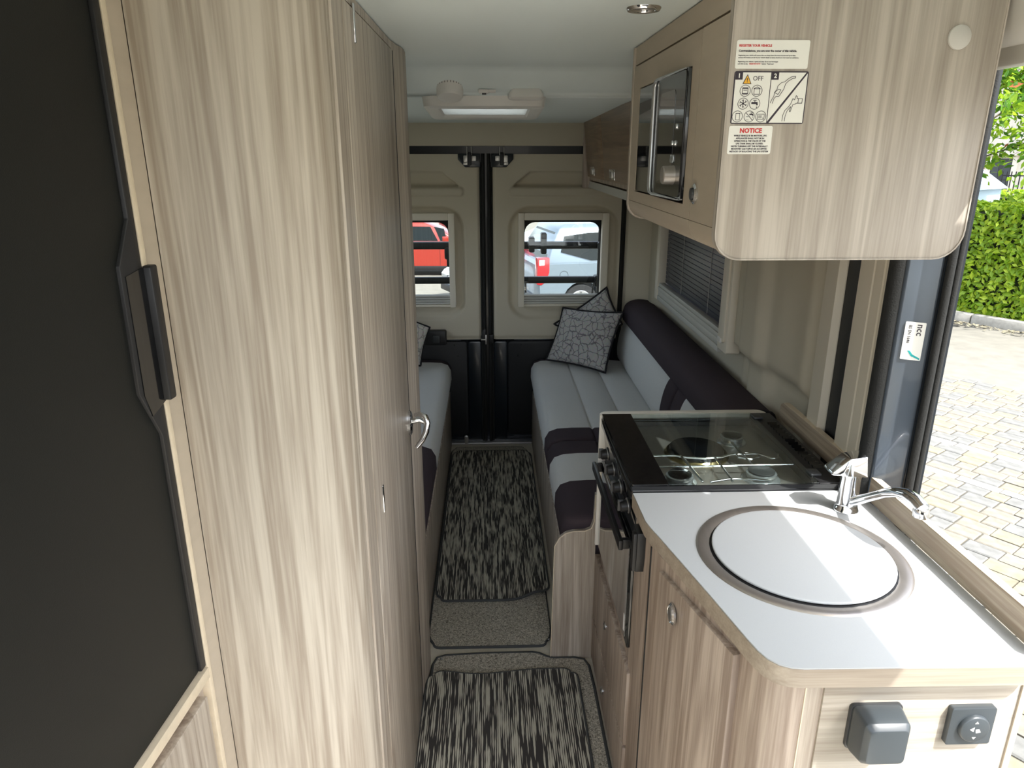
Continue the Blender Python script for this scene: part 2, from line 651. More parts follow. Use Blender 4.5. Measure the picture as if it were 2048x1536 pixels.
b = B()
ny, nz = 150, 90
gy = [1.90 + (4.17 - 1.90) * i / ny for i in range(ny + 1)]
gz = [-.02 + 2.0 * i / nz for i in range(nz + 1)]
vs = [(rwall(y, z), y, z) for y in gy for z in gz]
fs = []
for i in range(ny):
    for j in range(nz):
        yc, zc = (gy[i] + gy[i + 1]) / 2, (gz[j] + gz[j + 1]) / 2
        if WY0 < yc < WY1 and WZ0 < zc < WZ1:
            continue
        k = i * (nz + 1) + j
        fs.append((k, k + 1, k + nz + 2, k + nz + 1))
b.add(vs, fs)
wr = struct('wall_right', (.93, 3, 0), 'beige moulded side wall around the settee window')
b.build('trim_panel', 'beige', wr, smooth=60)
b = B()
b.box(1.0, 1.02, 1.5, WY0, -.3, 2.04)
b.box(1.0, 1.02, WY1, 4.19, -.3, 2.04)
b.box(1.0, 1.02, WY0, WY1, -.3, WZ0)
b.box(1.0, 1.02, WY0, WY1, WZ1, 2.04)
b.build('body_panel', 'navy', wr)
b = B()
b.box(.965, 1.0, .0, 1.44, -.3, .02)
b.build('sill', 'navy', wr, bevel=.006)
b = B()
b.box(.93, 1.02, -1.7, -.25, -.3, .95)
b.box(.93, 1.02, -.45, -.25, .95, 2.04)
b.build('cab_side', 'navy', wr)

# pillar beside the sliding door opening
tr = struct('trim_1', (.93, 1.7, 0), 'warm beige pillar trim beside the open sliding door')
b = B()
b.prism([(.93, 1.93), (.922, 1.92), (.918, 1.845), (.935, 1.835), (.99, 1.835), (.99, 1.93)], 'z', .6, 1.97)
b.build('pillar_strip', 'beige2', tr, smooth=30)
b = B()
b.box(.938, .99, 1.735, 1.838, .6, 1.97)
b.build('black_strip', 'blk', tr)
b = B()
b.prism([(.99, 1.745), (.93, 1.745), (.917, 1.735), (.913, 1.665), (.918, 1.661), (.912, 1.655), (.910, 1.615), (.916, 1.609), (.907, 1.602), (.905, 1.577), (.92, 1.565), (.99, 1.565)], 'z', .6, 1.97)
b.build('pillar_cover', 'beige2', tr, smooth=30)
b = B()
b.tube([(.905, 1.545, z) for z in (.6, 1.0, 1.5, 1.97)], .022, 10)
b.box(.9, .99, 1.53, 1.57, .6, 1.97)
b.build('door_seal', 'rubber', tr, smooth=50)
pj = struct('trim_2', (.95, 1.48, 0), 'blue grey painted metal door pillar')
b = B()
b.prism([(.903, 1.535), (.908, 1.518), (.9625, 1.4865), (.968, 1.488), (.985, 1.488), (.985, 1.56), (.92, 1.56)], 'z', -.3, 1.97)
b.build('metal_pillar', 'jamb', pj, bevel=.003, smooth=40)
b = B()
b.tube([(.972, 1.472, z) for z in (-.3, 1, 1.97)], .009, 8)
b.tube([(.989, 1.474, z) for z in (-.3, 1, 1.97)], .007, 8)
b.build('edge_seal', 'rubber', pj, smooth=50)
b = B()
b.prism([(.965, 1.482), (.998, 1.482), (1.01, 1.50), (1.01, 1.56), (.965, 1.56)], 'z', -.3, 1.97)
b.build('outer_flange', 'navy', pj, bevel=.003)

# header above the sliding door opening
hd = struct('trim_3', (.93, .5, 1.95), 'grey header lining above the sliding door opening')
b = B()
b.prism([(.82, 2.02), (.835, 1.945), (.86, 1.920), (.928, 1.920), (.935, 1.96), (.935, 2.03)], 'y', -.45, 1.60)
b.build('header_lining', 'greyplastic', hd, smooth=50)
b = B()
b.box(.880, .912, -.45, 1.56, 1.890, 1.925)
b.build('inner_lip', 'slat', hd, bevel=.003)
b = B()
b.prism([(.93, 1.915), (.942, 1.955), (.958, 2.045), (.93, 2.045)], 'y', -.45, 1.60)
b.build('roof_rail', 'navy', hd)

# ------------------------------------------------------------------ rear wall and doors
YR = 4.17
wr2 = struct('wall_rear', (0, YR, 1.8), 'beige header panel above the rear doors')
b = B()
b.box(-.97, .97, YR - .015, YR + .03, 1.785, 1.93)
b.build('header_panel', 'beige', wr2, bevel=.004)
b = B()
b.box(-.97, .97, YR + .02, YR + .05, 1.70, 1.80)
b.box(-.97, -.80, YR + .02, YR + .05, -.06, 1.8)
b.box(.775, .97, YR + .02, YR + .05, -.06, 1.8)
b.box(-.85, .80, YR + .0, YR + .05, -.06, .03)
b.box(-.07, .03, YR + .03, YR + .045, .02, 1.78)
b.build('door_frame', 'navy', wr2)
b = B()
b.tube([(.768, YR - .01, z) for z in (.02, .9, 1.75)], .011, 8)
b.tube([(-.808, YR - .01, z) for z in (.02, .9, 1.75)], .011, 8)
b.build('door_seal', 'rubber', wr2, smooth=50)
b = B()
b.box(-.80, .77, YR - .03, YR + .01, -.0, .012)
b.build('sill_plate', 'zinc', wr2, bevel=.002)


def rear_door(name, sgn, label):
    """sgn=+1 right leaf, -1 left leaf; built about the closing seam at x=-.02"""
    def X(d):
        return -.02 + sgn * d
    root = struct(name, (X(.4), YR, 0), label)
    D0, D1 = .036, .775           # leaf extents measured from the seam
    # moulded trim panel, a relief over the leaf
    nx, nz_ = 124, 170

    def rel(d, z):
        y = YR - .018
        # window surround: dished rounded rectangle
        s = sdrr(d, z, .125, .765, .80, 1.462, .13)
        y += .022 * (1 - ss(-.022, .004, s))
        s2 = sdrr(d, z, .165, .725, .845, 1.43, .08)
        y -= .006 * (1 - ss(-.02, .0, s2))
        # storage pocket with a sloping inner end
        e = max(1.566 - z, z - 1.652, (.155 + max(0, z - 1.575) * 1.25) - d, d - .80)
        y += .045 * (1 - ss(-.010, .002, e)) * (.45 + .55 * ss(1.66, 1.57, z))
        # ledge below the pocket
        s3 = sdrr(d, z, .128, .745, 1.517, 1.563, .02)
        y -= .012 * (1 - ss(-.006, .004, s3))
        # rolled lower edge and hinge side edge
        y += .012 * ss(.705, .68, z)
        y += .012 * ss(.05, .036, d)
        return y
    vs, fs = [], []
    for i in range(nx + 1):
        for j in range(nz_ + 1):
            d = D0 + (D1 - D0) * i / nx
            z = .678 + (1.742 - .678) * j / nz_
            vs.append((X(d), rel(d, z), z))
    for i in range(nx):
        for j in range(nz_):
            d = D0 + (D1 - D0) * (i + .5) / nx
            z = .678 + (1.742 - .678) * (j + .5) / nz_
            if .215 < d < .665 and .955 < z < 1.39:
                continue
            k = i * (nz_ + 1) + j
            fs.append((k, k + 1, k + nz_ + 2, k + nz_ + 1))
    B().add(vs, fs).build('trim_panel', 'beige', root, smooth=60)
    # painted steel leaf behind: frame round the window hole, lower black board
    b = B()
    b.box(*sorted((X(.03), X(.16))), YR + .030, YR + .048, .02, 1.76)
    b.box(*sorted((X(.70), X(.79))), YR + .030, YR + .048, .02, 1.76)
    b.box(*sorted((X(.16), X(.70))), YR + .030, YR + .048, 1.42, 1.76)
    b.box(*sorted((X(.16), X(.70))), YR + .030, YR + .048, .02, .92)
    b.build('steel_leaf', 'navy', root, bevel=.003)
    b = B()
    b.prism(rr(*sorted((X(.125), X(.76))), .06, .665, .02), 'y', YR - .008, YR + .012)
    b.build('lower_board', 'doorblk', root, bevel=.004)
    b = B()
    b.prism(rr(*sorted((X(.038), X(.118))), .03, .665, .015), 'y', YR - .006, YR + .012)
    b.build('stile', 'navy', root, bevel=.005)
    for d, z in ((.2, .645), (.48, .64), (.18, .575)):
        B().lathe([(.006, 0), (.006, .003), (.003, .005)], (X(d), YR - .008, z), (0, -1, 0), 10).build('clip', 'blk', root, smooth=40)
    # closing edge seal
    b = B()
    b.tube([(X(.016), YR - .012, z) for z in (.02, .9, 1.745)], .010, 10)
    b.tube([(X(.031), YR - .006, z) for z in (.02, .9, 1.70)], .007, 10)
    b.build('edge_seal', 'rubber', root, smooth=60)
    # top latch bracket with zinc plates and shaft
    b = B()
    b.prism([(X(.03), 1.745), (X(.03), 1.672), (X(.115), 1.672), (X(.155), 1.715), (X(.155), 1.745)], 'y', YR - .030, YR - .004)
    br = b.build('latch_bracket', 'navy', root, bevel=.004)
    for dd, z0, z1 in ((.066, 1.706, 1.732), (.11, 1.70, 1.735), (.112, 1.684, 1.70)):
        c = X(dd)
        b = B()
        b.prism(rr(c - .013, c + .013, z0, z1, .004, 3), 'y', YR - .036, YR - .029)
        p = b.build('zinc_plate', 'zinc', br, bevel=.001)
    b = B()
    b.box(X(.09) - .011, X(.09) + .011, YR - .046, YR - .028, 1.683, 1.752)
    b.build('latch_housing', 'blk', br, bevel=.004)
    b = B()
    for q in (-.012, .012):
        b.tube([(X(.09) + q, YR - .04, 1.735), (X(.09) + q, YR - .04, 1.782)], .003, 6)
    b.build('latch_rod', 'zinc', br, smooth=50)
    return root, X


d2, X2 = rear_door('door_2', 1, 'right rear door with beige trim and black lower panel')
d1, X1 = rear_door('door_1', -1, 'left rear door with beige trim and black latch housing')
# lock parts
b = B()
b.prism([(-.06, .655), (-.06, .70), (-.045, .745), (-.03, .745), (-.03, .655)], 'y', YR - .024, YR - .004)
b.build('lock_cover', 'blk', d1, bevel=.004)
b = B()
b.box(-.034, -.026, YR - .04, YR - .02, .655, .712)
b.tube([(-.06, YR - .03, .682), (-.03, YR - .03, .682)], .006, 8)
b.build('lock_striker', 'zinc', d2, bevel=.001)
b = B()
b.prism(rr(-.012, .014, .66, .712, .008), 'y', YR - .03, YR - .008)
b.build('lock_cover', 'blk', d2, bevel=.004)
b = B()
b.prism(rr(-.42, -.265, .655, .745, .012), 'y', YR - .055, YR - .012)
lh = b.build('latch_housing', 'blk', d1, bevel=.008)
b = B()
b.prism(rr(-.345, -.305, .672, .716, .006), 'y', YR - .062, YR - .055)
b.build('release_lever', 'dgrey', lh, bevel=.002)
b = B()
b.prism(rr(-.172, -.148, .006, .062, .01), 'y', YR - .03, YR - .012)
b.build('striker_plate', 'zinc', d1, bevel=.002)


# rear windows: blind frame, gasket, glass, blind slats
def rear_window(name, sgn, label):
    def X(d):
        return -.02 + sgn * d
    root = struct(name, (X(.44), YR, 1.15), label)
    xa, xb = sorted((X(.182), X(.703)))
    ia, ib = sorted((X(.217), X(.664)))
    y0, y1 = YR - .05, YR + .004
    # frame: two stiles and a head
    for (a, c) in ((xa, ia), (ib, xb)):
        B().prism(rr(a, c, .884, 1.424, .004, 2), 'y', y0, y1).build('frame_stile', 'frame', root, bevel=.004)
    B().box(ia, ib, y0 + .002, y1, 1.384, 1.424).build('frame_head', 'frame', root, bevel=.004)
    B().box(ia, ib, y0 + .012, y1, .884, .898).build('frame_sill', 'frame', root, bevel=.003)
    for k in range(4):
        z = .899 + k * .0145
        B().prism([(y0 + .016, z), (y0 + .010, z + .0035), (y0 + .010, z + .0105), (y0 + .016, z + .0135), (y0 + .03, z + .0135), (y0 + .03, z)], 'x', ia, ib).build('blind_slat', 'slat', root)
    oz0, oz1 = .93, 1.40
    B().ring(rr(ia - .02, ib + .02, oz0 - .02, oz1, .002), rr(ia + .004, ib - .004, oz0, 1.368, (.03, .03, .06, .06)), 'y', YR + .012, YR + .03).build('gasket', 'rubber', root)
    B().box(ia - .01, ib + .01, YR + .03, YR + .036, oz0 - .01, oz1).build('pane', 'glass', root)
    return root


rear_window('window_2', 1, 'right rear window with cream blind frame')
rear_window('window_1', -1, 'left rear window with cream blind frame')

# side window above the settee
w3 = struct('window_3', (.91, 3.2, 1.05), 'side window above the settee with pale frame and dark view')
fx0, fx1 = .890, .945
B().prism(rr(2.575, 2.685, 1.02, 1.55, .006, 2), 'x', fx0, fx1).build('frame_stile', 'frame', w3, bevel=.005)
B().prism(rr(2.597, 2.662, 1.06, 1.52, .004, 2), 'x', fx0 - .008, fx0 + .002).build('guide_rail', 'frame', w3, bevel=.003)
B().prism(rr(2.612, 2.650, 1.055, 1.075, .003, 2), 'x', fx0 - .013, fx0 - .006).build('blind_catch', 'white', w3, bevel=.002)
B().prism(rr(3.745, 3.80, 1.0, 1.55, .006, 2), 'x', fx0, fx1).build('frame_stile', 'frame', w3, bevel=.005)
for k, (z0, z1, xx) in enumerate(((1.00, 1.024, .893), (1.024, 1.05, .897), (1.05, 1.072, .895), (1.072, 1.09, .899))):
    B().box(xx, .93, 2.685, 3.745, z0, z1).build('blind_rail', 'slat', w3, bevel=.003)
B().box(fx0, fx1, 2.575, 3.80, 1.52, 1.56).build('frame_head', 'frame', w3, bevel=.004)
B().box(.955, .96, 2.62, 3.80, 1.05, 1.53).build('pane', 'tint', w3)
# pleats of the dark screen behind the pane, each slat a part
for k in range(20):
    z = 1.092 + k * .0215
    B().prism([(.934, z), (.946, z + .003), (.946, z + .007), (.936, z + .0185), (.934, z + .0185)], 'y', 2.68, 3.76).build('screen_slat', 'screen', w3)
for y in (2.98, 3.42):
    B().tube([(.932, y, 1.09), (.932, y, 1.52)], .0012, 5).build('screen_cord', 'slat', w3)
B().prism([(.786, 4.168), (.80, 4.150), (.93, 4.10), (.96, 4.10), (.96, 4.168)], 'z', .0, 1.92).build('corner_post', 'beige', wr, smooth=30)
B().prism([(-.83, 4.168), (-.84, 4.150), (-.93, 4.10), (-.968, 4.10), (-.968, 4.168)], 'z', .0, 1.92).build('corner_post', 'beige', wr2, smooth=30)

w4 = struct('added_window_4', (-.96, 3.2, 1.05), 'unseen side window added above the left settee to brighten the rear')  # out of view, added to let more daylight into the rear
B().ring(rr(2.50, 3.90, .98, 1.62, .03), rr(2.57, 3.83, 1.04, 1.56, .03), 'x', -.972, -.93).build('frame', 'frame', w4, bevel=.004)
B().box(-.99, -.985, 2.54, 3.86, 1.01, 1.59).build('pane', 'glass', w4)

# ------------------------------------------------------------------ washroom
# curved panel beside the fridge tower
wc = struct('wall_washroom', (-.4, 1.2, 0), 'curved wood grain washroom panel')
CX0, CY0 = -.487, 1.21
arc = [(CX0 + .244 * math.sin(math.radians(a)), CY0 - .138 * math.cos(math.radians(a))) for a in range(0, 91, 5)]
inn = [(CX0 + .226 * math.sin(math.radians(a)), CY0 - .120 * math.cos(math.radians(a))) for a in range(90, -1, -5)]
B().prism(arc + inn, 'z', .0, 2.012).build('curved_panel', 'woodc', wc, smooth=30)
B().prism([(-.262, 1.2125), (-.2425, 1.2125), (-.239, 1.216), (-.238, 1.296), (-.242, 1.30), (-.262, 1.30)], 'z', 0, 2.012).build('corner_strip', 'wood', wc, smooth=30)
B().box(-.97, -.26, 2.215, 2.235, 0, 2.01).build('rear_partition', 'wood', wc)
B().box(-.97, -.262, 1.20, 1.215, 0, 2.01).build('front_partition', 'wood', wc)
B().prism([(-.262, 1.935), (-.241, 1.935), (-.238, 1.945), (-.236, 2.0), (-.229, 2.03), (-.226, 2.09), (-.229, 2.15), (-.236, 2.18), (-.2365, 2.225), (-.241, 2.236), (-.262, 2.236)], 'z', 0, 2.012).build('corner_post', 'wood', wc, smooth=40)
B().box(-.262, -.24, 1.30, 1.935, 1.995, 2.012).build('door_head', 'wood', wc)
B().tube([(-.2405, 2.236, z) for z in (0, 2.0)], .003, 6).build('edge_bead', 'edge', wc, smooth=60)
d3 = struct('door_3', (-.24, 1.6, 0), 'wood grain washroom door with chrome handle')
B().prism(rr(1.306, 1.930, .012, 1.992, .004, 2), 'x', -.262, -.2375).build('door_leaf', 'wood', d3, bevel=.0025)
for z in (1.967, 1.036):
    h = B().box(-.2385, -.2345, 1.392, 1.401, z - .032, z + .032).build('hinge', 'chrome', d3, bevel=.001)
B().lathe([(.030, 0), (.030, .006), (.024, .010), (0.001, .010)], (-.2375, 1.905, 1.015), (1, 0, 0), 24, (.62, 1.25)).build('handle_rose', 'chrome', d3, smooth=40)
b = B()
b.tube([(-.23, 1.905, 1.02), (-.205, 1.905, 1.024), (-.192, 1.905, 1.016)], [.009, .008, .007], 10)
b.tube([(-.218, 1.897, 1.04), (-.203, 1.893, 1.046), (-.188, 1.888, 1.040), (-.182, 1.884, 1.022), (-.186, 1.878, .998), (-.197, 1.872, .975), (-.214, 1.866, .955)],
       [.006, .0075, .009, .0095, .009, .008, .006], 10)
b.build('handle_lever', 'chrome', d3, smooth=60)
B().box(-.262, -.2365, 1.93, 1.9355, .01, 1.99).build('door_gap_seal', 'blk', d3)


# ================================================================== FRIDGE TOWER
def fx(y, off=0.0):
    """x of the slightly angled fridge front at depth y, plus an offset towards the aisle"""
    return -.5 + (y - 1.018) * .079 + off


def fprism(pts, o0, o1):
    """extrude a (y,z) outline between two offsets from the fridge front"""
    b = B()
    n = len(pts)
    vs = [(fx(y, o0), y, z) for y, z in pts] + [(fx(y, o1), y, z) for y, z in pts]
    b.add(vs, [tuple(range(n)), tuple(range(2 * n - 1, n - 1, -1))] + [(i, (i + 1) % n, n + (i + 1) % n, n + i) for i in range(n)])
    return b


fr = thing('fridge', 'tall matt black fridge door set in the wood tower', 'fridge', (-.7, .7, .9))
B().box(-.95, -.56, .36, 1.01, .9, 1.94).build('body', 'dgrey', fr)
fprism(rr(.36, 1.003, .918, 1.955, .003, 2), -.03, .004).build('door', 'fridge', fr, bevel=.002)
fprism([(1.004, 1.955), (1.004, 1.665), (.966, 1.605), (.963, 1.425), (1.003, 1.348), (1.003, .918), (1.019, .918), (1.019, 1.955)], -.02, .009).build('door_edge_profile', 'blk', fr, bevel=.0015)
hdl = fprism([(.974, 1.590), (1.030, 1.598), (1.030, 1.398), (.984, 1.385), (.972, 1.42)], -.02, .0105).build('handle_recess', 'gloss', fr)
fprism(rr(1.019, 1.038, 1.397, 1.598, .003, 2), .000, .020).build('handle_grip', 'blk', hdl, bevel=.002)

tw = thing('fridge_cabinet', 'wood tower framing the black fridge with a cupboard below', 'cabinet', (-.7, .7, 0))
fprism([(1.0205, 0), (1.0325, 0), (1.0325, 2.01), (1.0205, 2.01)], -.45, .0095).build('end_panel', 'edge', tw, bevel=.0008)
B().prism([(-.96, 1.034), (-.496, 1.034), (-.492, 1.045), (-.488, 1.0715), (-.96, 1.0715)], 'z', 0, 2.01).build('filler_post', 'taupe', tw, smooth=30)
fprism([(.34, .893), (1.020, .893), (1.020, .914), (.34, .914)], -.45, .012).build('shelf_rail', 'edge', tw, bevel=.001)
fprism([(.34, 1.958), (1.020, 1.958), (1.020, 2.01), (.34, 2.01)], -.45, .012).build('top_rail', 'wood', tw)
fprism([(.34, 0), (1.02, 0), (1.02, .893), (.34, .893)], -.45, -.004).build('lower_body', 'woodk', tw)
fprism(rr(.36, 1.000, .10, .873, .004, 2), -.004, .014).build('cupboard_door', 'wood', tw, bevel=.003)

# ================================================================== KITCHEN
WT = .95
kc = thing('kitchen_cabinet', 'wood grain kitchen unit with round lock knob under the sink', 'cabinet', (.64, 1.25, 0))
arc = [(.530 - .075 * math.sin(math.radians(a)), 1.045 - .075 * math.cos(math.radians(a))) for a in range(75, -1, -15)]
outl = [(.358, 1.565), (.358, 1.40), (.366, 1.345)] + arc[:] + [(.557, .970), (.912, .970), (.912, 1.565)]
B().prism(outl, 'z', .0, .912).build('body', 'woodk', kc, smooth=30)
# door on the angled front
p0, p1 = Vector((.3655, 1.337)), Vector((.4415, 1.052))
dirv = (p1 - p0).normalized()
nrm = Vector((-abs(dirv.y), dirv.x * -1)) if False else Vector((dirv.y, -dirv.x))
if nrm.x > 0:
    nrm = -nrm


def dpt(s, o, z):
    q = p0 + dirv * s + nrm * o
    return (q.x, q.y, z)


LD = (p1 - p0).length
b = B()
for z in (0,):
    ring0 = [dpt(.006, -.01, .06), dpt(LD - .006, -.01, .06), dpt(LD - .006, -.01, .885), dpt(.006, -.01, .885)]
    ring1 = [dpt(.006, .007, .06), dpt(LD - .006, .007, .06), dpt(LD - .006, .007, .885), dpt(.006, .007, .885)]
    b.loft([ring0, ring1])
kd = b.build('door', 'woodk', kc, bevel=.002)
q = p0 + dirv * .075 + nrm * .007
B().lathe([(.024, 0), (.024, .004), (.019, .008), (.017, .005), (.001, .004)], (q.x, q.y, .826), (nrm.x, nrm.y, 0), 24).build('lock_rose', 'chrome', kd, smooth=40)
B().lathe([(.015, .003), (.014, .009), (.001, .010)], (q.x, q.y, .826), (nrm.x, nrm.y, 0), 20).build('push_knob', 'zinc', kd, smooth=40)
B().box(.3565, .3595, 1.395, 1.40, .02, .905).build('panel_joint', 'blk', kc)
# vertical strips of the rounded end
B().prism([(.5305, .9695), (.5565, .9695), (.5565, .972), (.5305, .972)], 'z', .02, .912).build('corner_strip', 'wood', kc)
B().box(.5280, .5302, .9688, .972, .02, .912).build('edge_bead', 'edge', kc)
B().box(.5590, .900, .9655, .972, .02, .911).build('end_panel', 'woodx', kc, bevel=.0008)
B().box(.900, .912, .962, .985, .02, .911).build('end_stile', 'taupe', kc, bevel=.001)
# drawers under the oven
for z0, z1, kz, nm in ((.205, .445, .342, 'drawer'), (.03, .195, .095, 'drawer')):
    d = B().prism(rr(1.532, 2.122, z0, z1, .003, 2), 'x', .349, .37).build(nm, 'woodk', kc, bevel=.002)
    B().lathe([(.013, 0), (.013, .003), (.009, .006), (.001, .007)], (.349, 1.868, kz), (-1, 0, 0), 16).build('push_knob', 'chrome', d, smooth=40)
B().box(.362, .9, 1.566, 2.08, .0, .50).build('drawer_carcass', 'woodk', kc)
b = B()
b.prism([(1.455, .905), (1.505, .905), (1.505, .815), (1.482, .798), (1.462, .798), (1.455, .84)], 'x', .338, .362)
b.box(.330, .346, 1.462, 1.482, .80, .90)
b.build('flap_bracket', 'blk', kc, bevel=.002)

wt = thing('worktop', 'white worktop with rounded corner and wood grain edge', 'worktop', (.64, 1.25, .912))
wo = [(.346, 1.574), (.348, 1.435), (.353, 1.405), (.364, 1.360), (.414, 1.132), (.438, 1.016), (.445, .988), (.454, .967), (.468, .952), (.485, .944), (.505, .941), (.9, .936), (.907, .943), (.907, 1.574)]
B().prism(wo, 'z', .912, .9478).build('edge_core', 'woode', wt, smooth=35)
wi = [(x + (.0012 if x < .6 else -.0005), y + (.001 if y < 1.2 else 0)) for x, y in wo]
B().prism(wi, 'z', .9478, .9502).build('laminate_top', 'top', wt, smooth=35)
# raised edging strip behind the hob
bo = thing('edging_board', 'cream raised board edging the far end of the hob', 'board', (.6, 2.1, .9))
B().prism(rr(.341, .872, 2.083, 2.122, (.003, .003, .03, .03)), 'z', .50, .965).build('board', 'cream', bo, bevel=.004)
# upstand at the back
up = thing('upstand', 'wood grain upstand along the back of the worktop', 'upstand', (.92, 1.5, .95))
upp = [(.94, .9505), (2.075, .9505), (2.075, .992), (2.068, 1.004), (2.055, 1.010), (.94, 1.010)]
B().prism(upp, 'x', .9075, .9255).build('board', 'woody', up, bevel=.0015)
B().prism([(.94, 1.0103), (2.052, 1.0103), (2.052, 1.0112), (.94, 1.0112)], 'x', .9078, .9252).build('edge_band', 'edge', up)

# sink with round lid
sk = thing('sink', 'round steel sink rim sunk in the white worktop', 'sink', (.643, 1.285, WT))
B().loft([[(.643 + r * math.cos(2 * math.pi * k / 64), 1.285 + r * math.sin(2 * math.pi * k / 64), z) for k in range(64)] for r, z in
          ((.2125, .9503), (.2105, .9525), (.206, .9535), (.189, .9528), (.186, .9508), (.1845, .9503))], True, False).build('rim', 'steel', sk, smooth=50)
B().lathe([(.1845, 0), (.150, .0006), (.001, .0006)], (.643, 1.285, .9502), (0, 0, 1), 48).build('rim_well', 'blk', sk, smooth=40)
ld = thing('sink_lid', 'white round lid covering the steel sink', 'lid', (.646, 1.288, WT))
B().lathe([(.179, 0), (.1805, .001), (.1805, .0036), (.1797, .0044), (.1785, .0047), (.175, .0047), (.001, .0047)], (.645, 1.287, .9512), (0, 0, 1), 72).build('lid', 'top', ld, smooth=40)

# tap
tp = thing('mixer_tap', 'chrome mixer tap with angular lever beside the sink', 'tap', (.832, 1.475, WT))
B().lathe([(.029, .0), (.029, .004), (.025, .009), (.023, .02), (.0225, .085), (.0235, .088), (.0235, .1), (.001, .1)], (.832, 1.475, .9503), (0, 0, 1), 28).build('body', 'chrome', tp, smooth=40)
b = B()
# angular lever: flat plate on the left rising to a block on the right
b.add([(.776, 1.452, 1.049), (.776, 1.500, 1.049), (.776, 1.497, 1.056), (.776, 1.455, 1.056),
       (.806, 1.449, 1.047), (.806, 1.503, 1.047), (.812, 1.496, 1.088), (.812, 1.454, 1.088),
       (.858, 1.449, 1.043), (.858, 1.503, 1.043), (.853, 1.496, 1.094), (.853, 1.454, 1.094)],
      [(0, 1, 2, 3), (0, 4, 5, 1), (1, 5, 6, 2), (2, 6, 7, 3), (3, 7, 4, 0), (4, 8, 9, 5), (5, 9, 10, 6), (6, 10, 11, 7), (7, 11, 8, 4), (8, 11, 10, 9)])
b.build('lever', 'chrome', tp, bevel=.003, seg=2, smooth=35)
b = B()
pth = [(.834, 1.470, .974), (.836, 1.445, .989), (.842, 1.40, 1.022), (.848, 1.355, 1.054), (.852, 1.325, 1.070), (.857, 1.298, 1.078), (.862, 1.274, 1.076), (.866, 1.256, 1.068)]
b.tube(pth, [.011, .011, .0105, .0105, .0115, .0135, .0145, .0145], 14)
sp = b.build('spout', 'chrome', tp, smooth=60)
B().lathe([(.0145, 0), (.0155, -.006), (.0155, -.018), (.013, -.021), (.001, -.021)], (.8655, 1.260, 1.068), (-.05, .12, 1), 20).build('aerator', 'chrome', sp, smooth=40)

# ------------------------------------------------------------------ cooker
ck = thing('cooker', 'black gas cooker with oven, control knobs and glass lid', 'cooker', (.6, 1.83, .45))
B().box(.362, .90, 1.578, 2.08, .505, .93).build('casing', 'blk', ck)
B().ring(rr(.344, .876, 1.577, 2.082, .004), rr(.436, .812, 1.60, 2.06, .01), 'z', .930, .9555).build('hob_frame', 'gloss', ck, bevel=.002)
B().box(.43, .82, 1.59, 2.07, .928, .934).build('hob_tray', 'steel', ck)


def burner(x, y, r, cap, name='burner'):
    o = B().lathe([(r * 1.25, 0), (r * 1.2, .003), (r * .95, .004), (r * .9, .012), (r * .98, .013), (r * .98, .0185), (r * .9, .0205), (.001, .0205)], (x, y, .934), (0, 0, 1), 32).build(name, 'alloy', ck, smooth=40)
    B().lathe([(r * .84, .0205), (r * .84, .0245), (r * .78, .026), (.001, .026)], (x, y, .9338), (0, 0, 1), 28).build('burner_cap', cap, o, smooth=40)


burner(.488, 1.668, .036, 'gloss')
burner(.706, 1.678, .040, 'dgrey')
burner(.710, 1.93, .034, 'gloss')
hp = B().lathe([(.083, 0), (.083, .006), (.076, .013), (.074, .022), (.001, .022)], (.580, 1.842, .934), (0, 0, 1), 40).build('hot_plate', 'gloss', ck, smooth=40)
B().lathe([(.090, 0), (.090, .003), (.0835, .010), (.0832, .0)], (.580, 1.842, .9345), (0, 0, 1), 40).build('plate_ring', 'brass', hp, smooth=40)
zz = .9615
for pth in (
        [(.437, 1.765, zz - .008), (.441, 1.772, zz), (.50, 1.772, zz), (.535, 1.758, zz), (.58, 1.752, zz), (.625, 1.760, zz), (.655, 1.776, zz), (.73, 1.778, zz), (.745, 1.762, zz), (.757, 1.745, zz), (.775, 1.745, zz), (.785, 1.772, zz)],
        [(.437, 1.702, zz), (.56, 1.702, zz), (.80, 1.705, zz)],
        [(.530, 1.61, zz), (.522, 1.70, zz), (.516, 1.772, zz)],
        [(.606, 1.61, zz), (.606, 1.70, zz), (.606, 1.753, zz)],
        [(.690, 1.705, zz), (.688, 1.78, zz), (.686, 1.86, zz)],
        [(.55, 1.607, zz), (.60, 1.622, zz), (.65, 1.622, zz), (.70, 1.607, zz)],
        [(.67, 1.755, zz), (.70, 1.742, zz), (.73, 1.755, zz), (.73, 1.775, zz), (.70, 1.785, zz), (.67, 1.775, zz), (.67, 1.755, zz)]):
    B().tube(pth, .0032, 8).build('pan_support', 'chrome', ck, smooth=60)
gl = B().prism(rr(.436, .815, 1.580, 2.078, .002, 2), 'z', .9665, .9705).build('glass_lid', 'hobglass', ck)
B().prism(rr(.346, .436, 1.580, 2.078, .002, 2), 'z', .9635, .9705).build('lid_black_band', 'gloss', ck)
B().box(.344, .86, 1.577, 1.582, .955, .966).build('lid_edge_trim', 'gloss', ck)
B().box(.815, .878, 1.582, 2.080, .952, .9685).build('lid_hinge_rail', 'blk', ck, bevel=.002)
for k in range(15):
    y = 1.665 + k * .0222
    B().prism([(y, .9685), (y + .010, .9685), (y + .012, .9735), (y + .008, .9745)], 'x', .836, .862).build('vent_fin', 'gloss', ck)
for y in (1.615, 2.02):
    B().box(.808, .836, y, y + .035, .9685, .976).build('lid_hinge', 'dgrey', ck, bevel=.003)
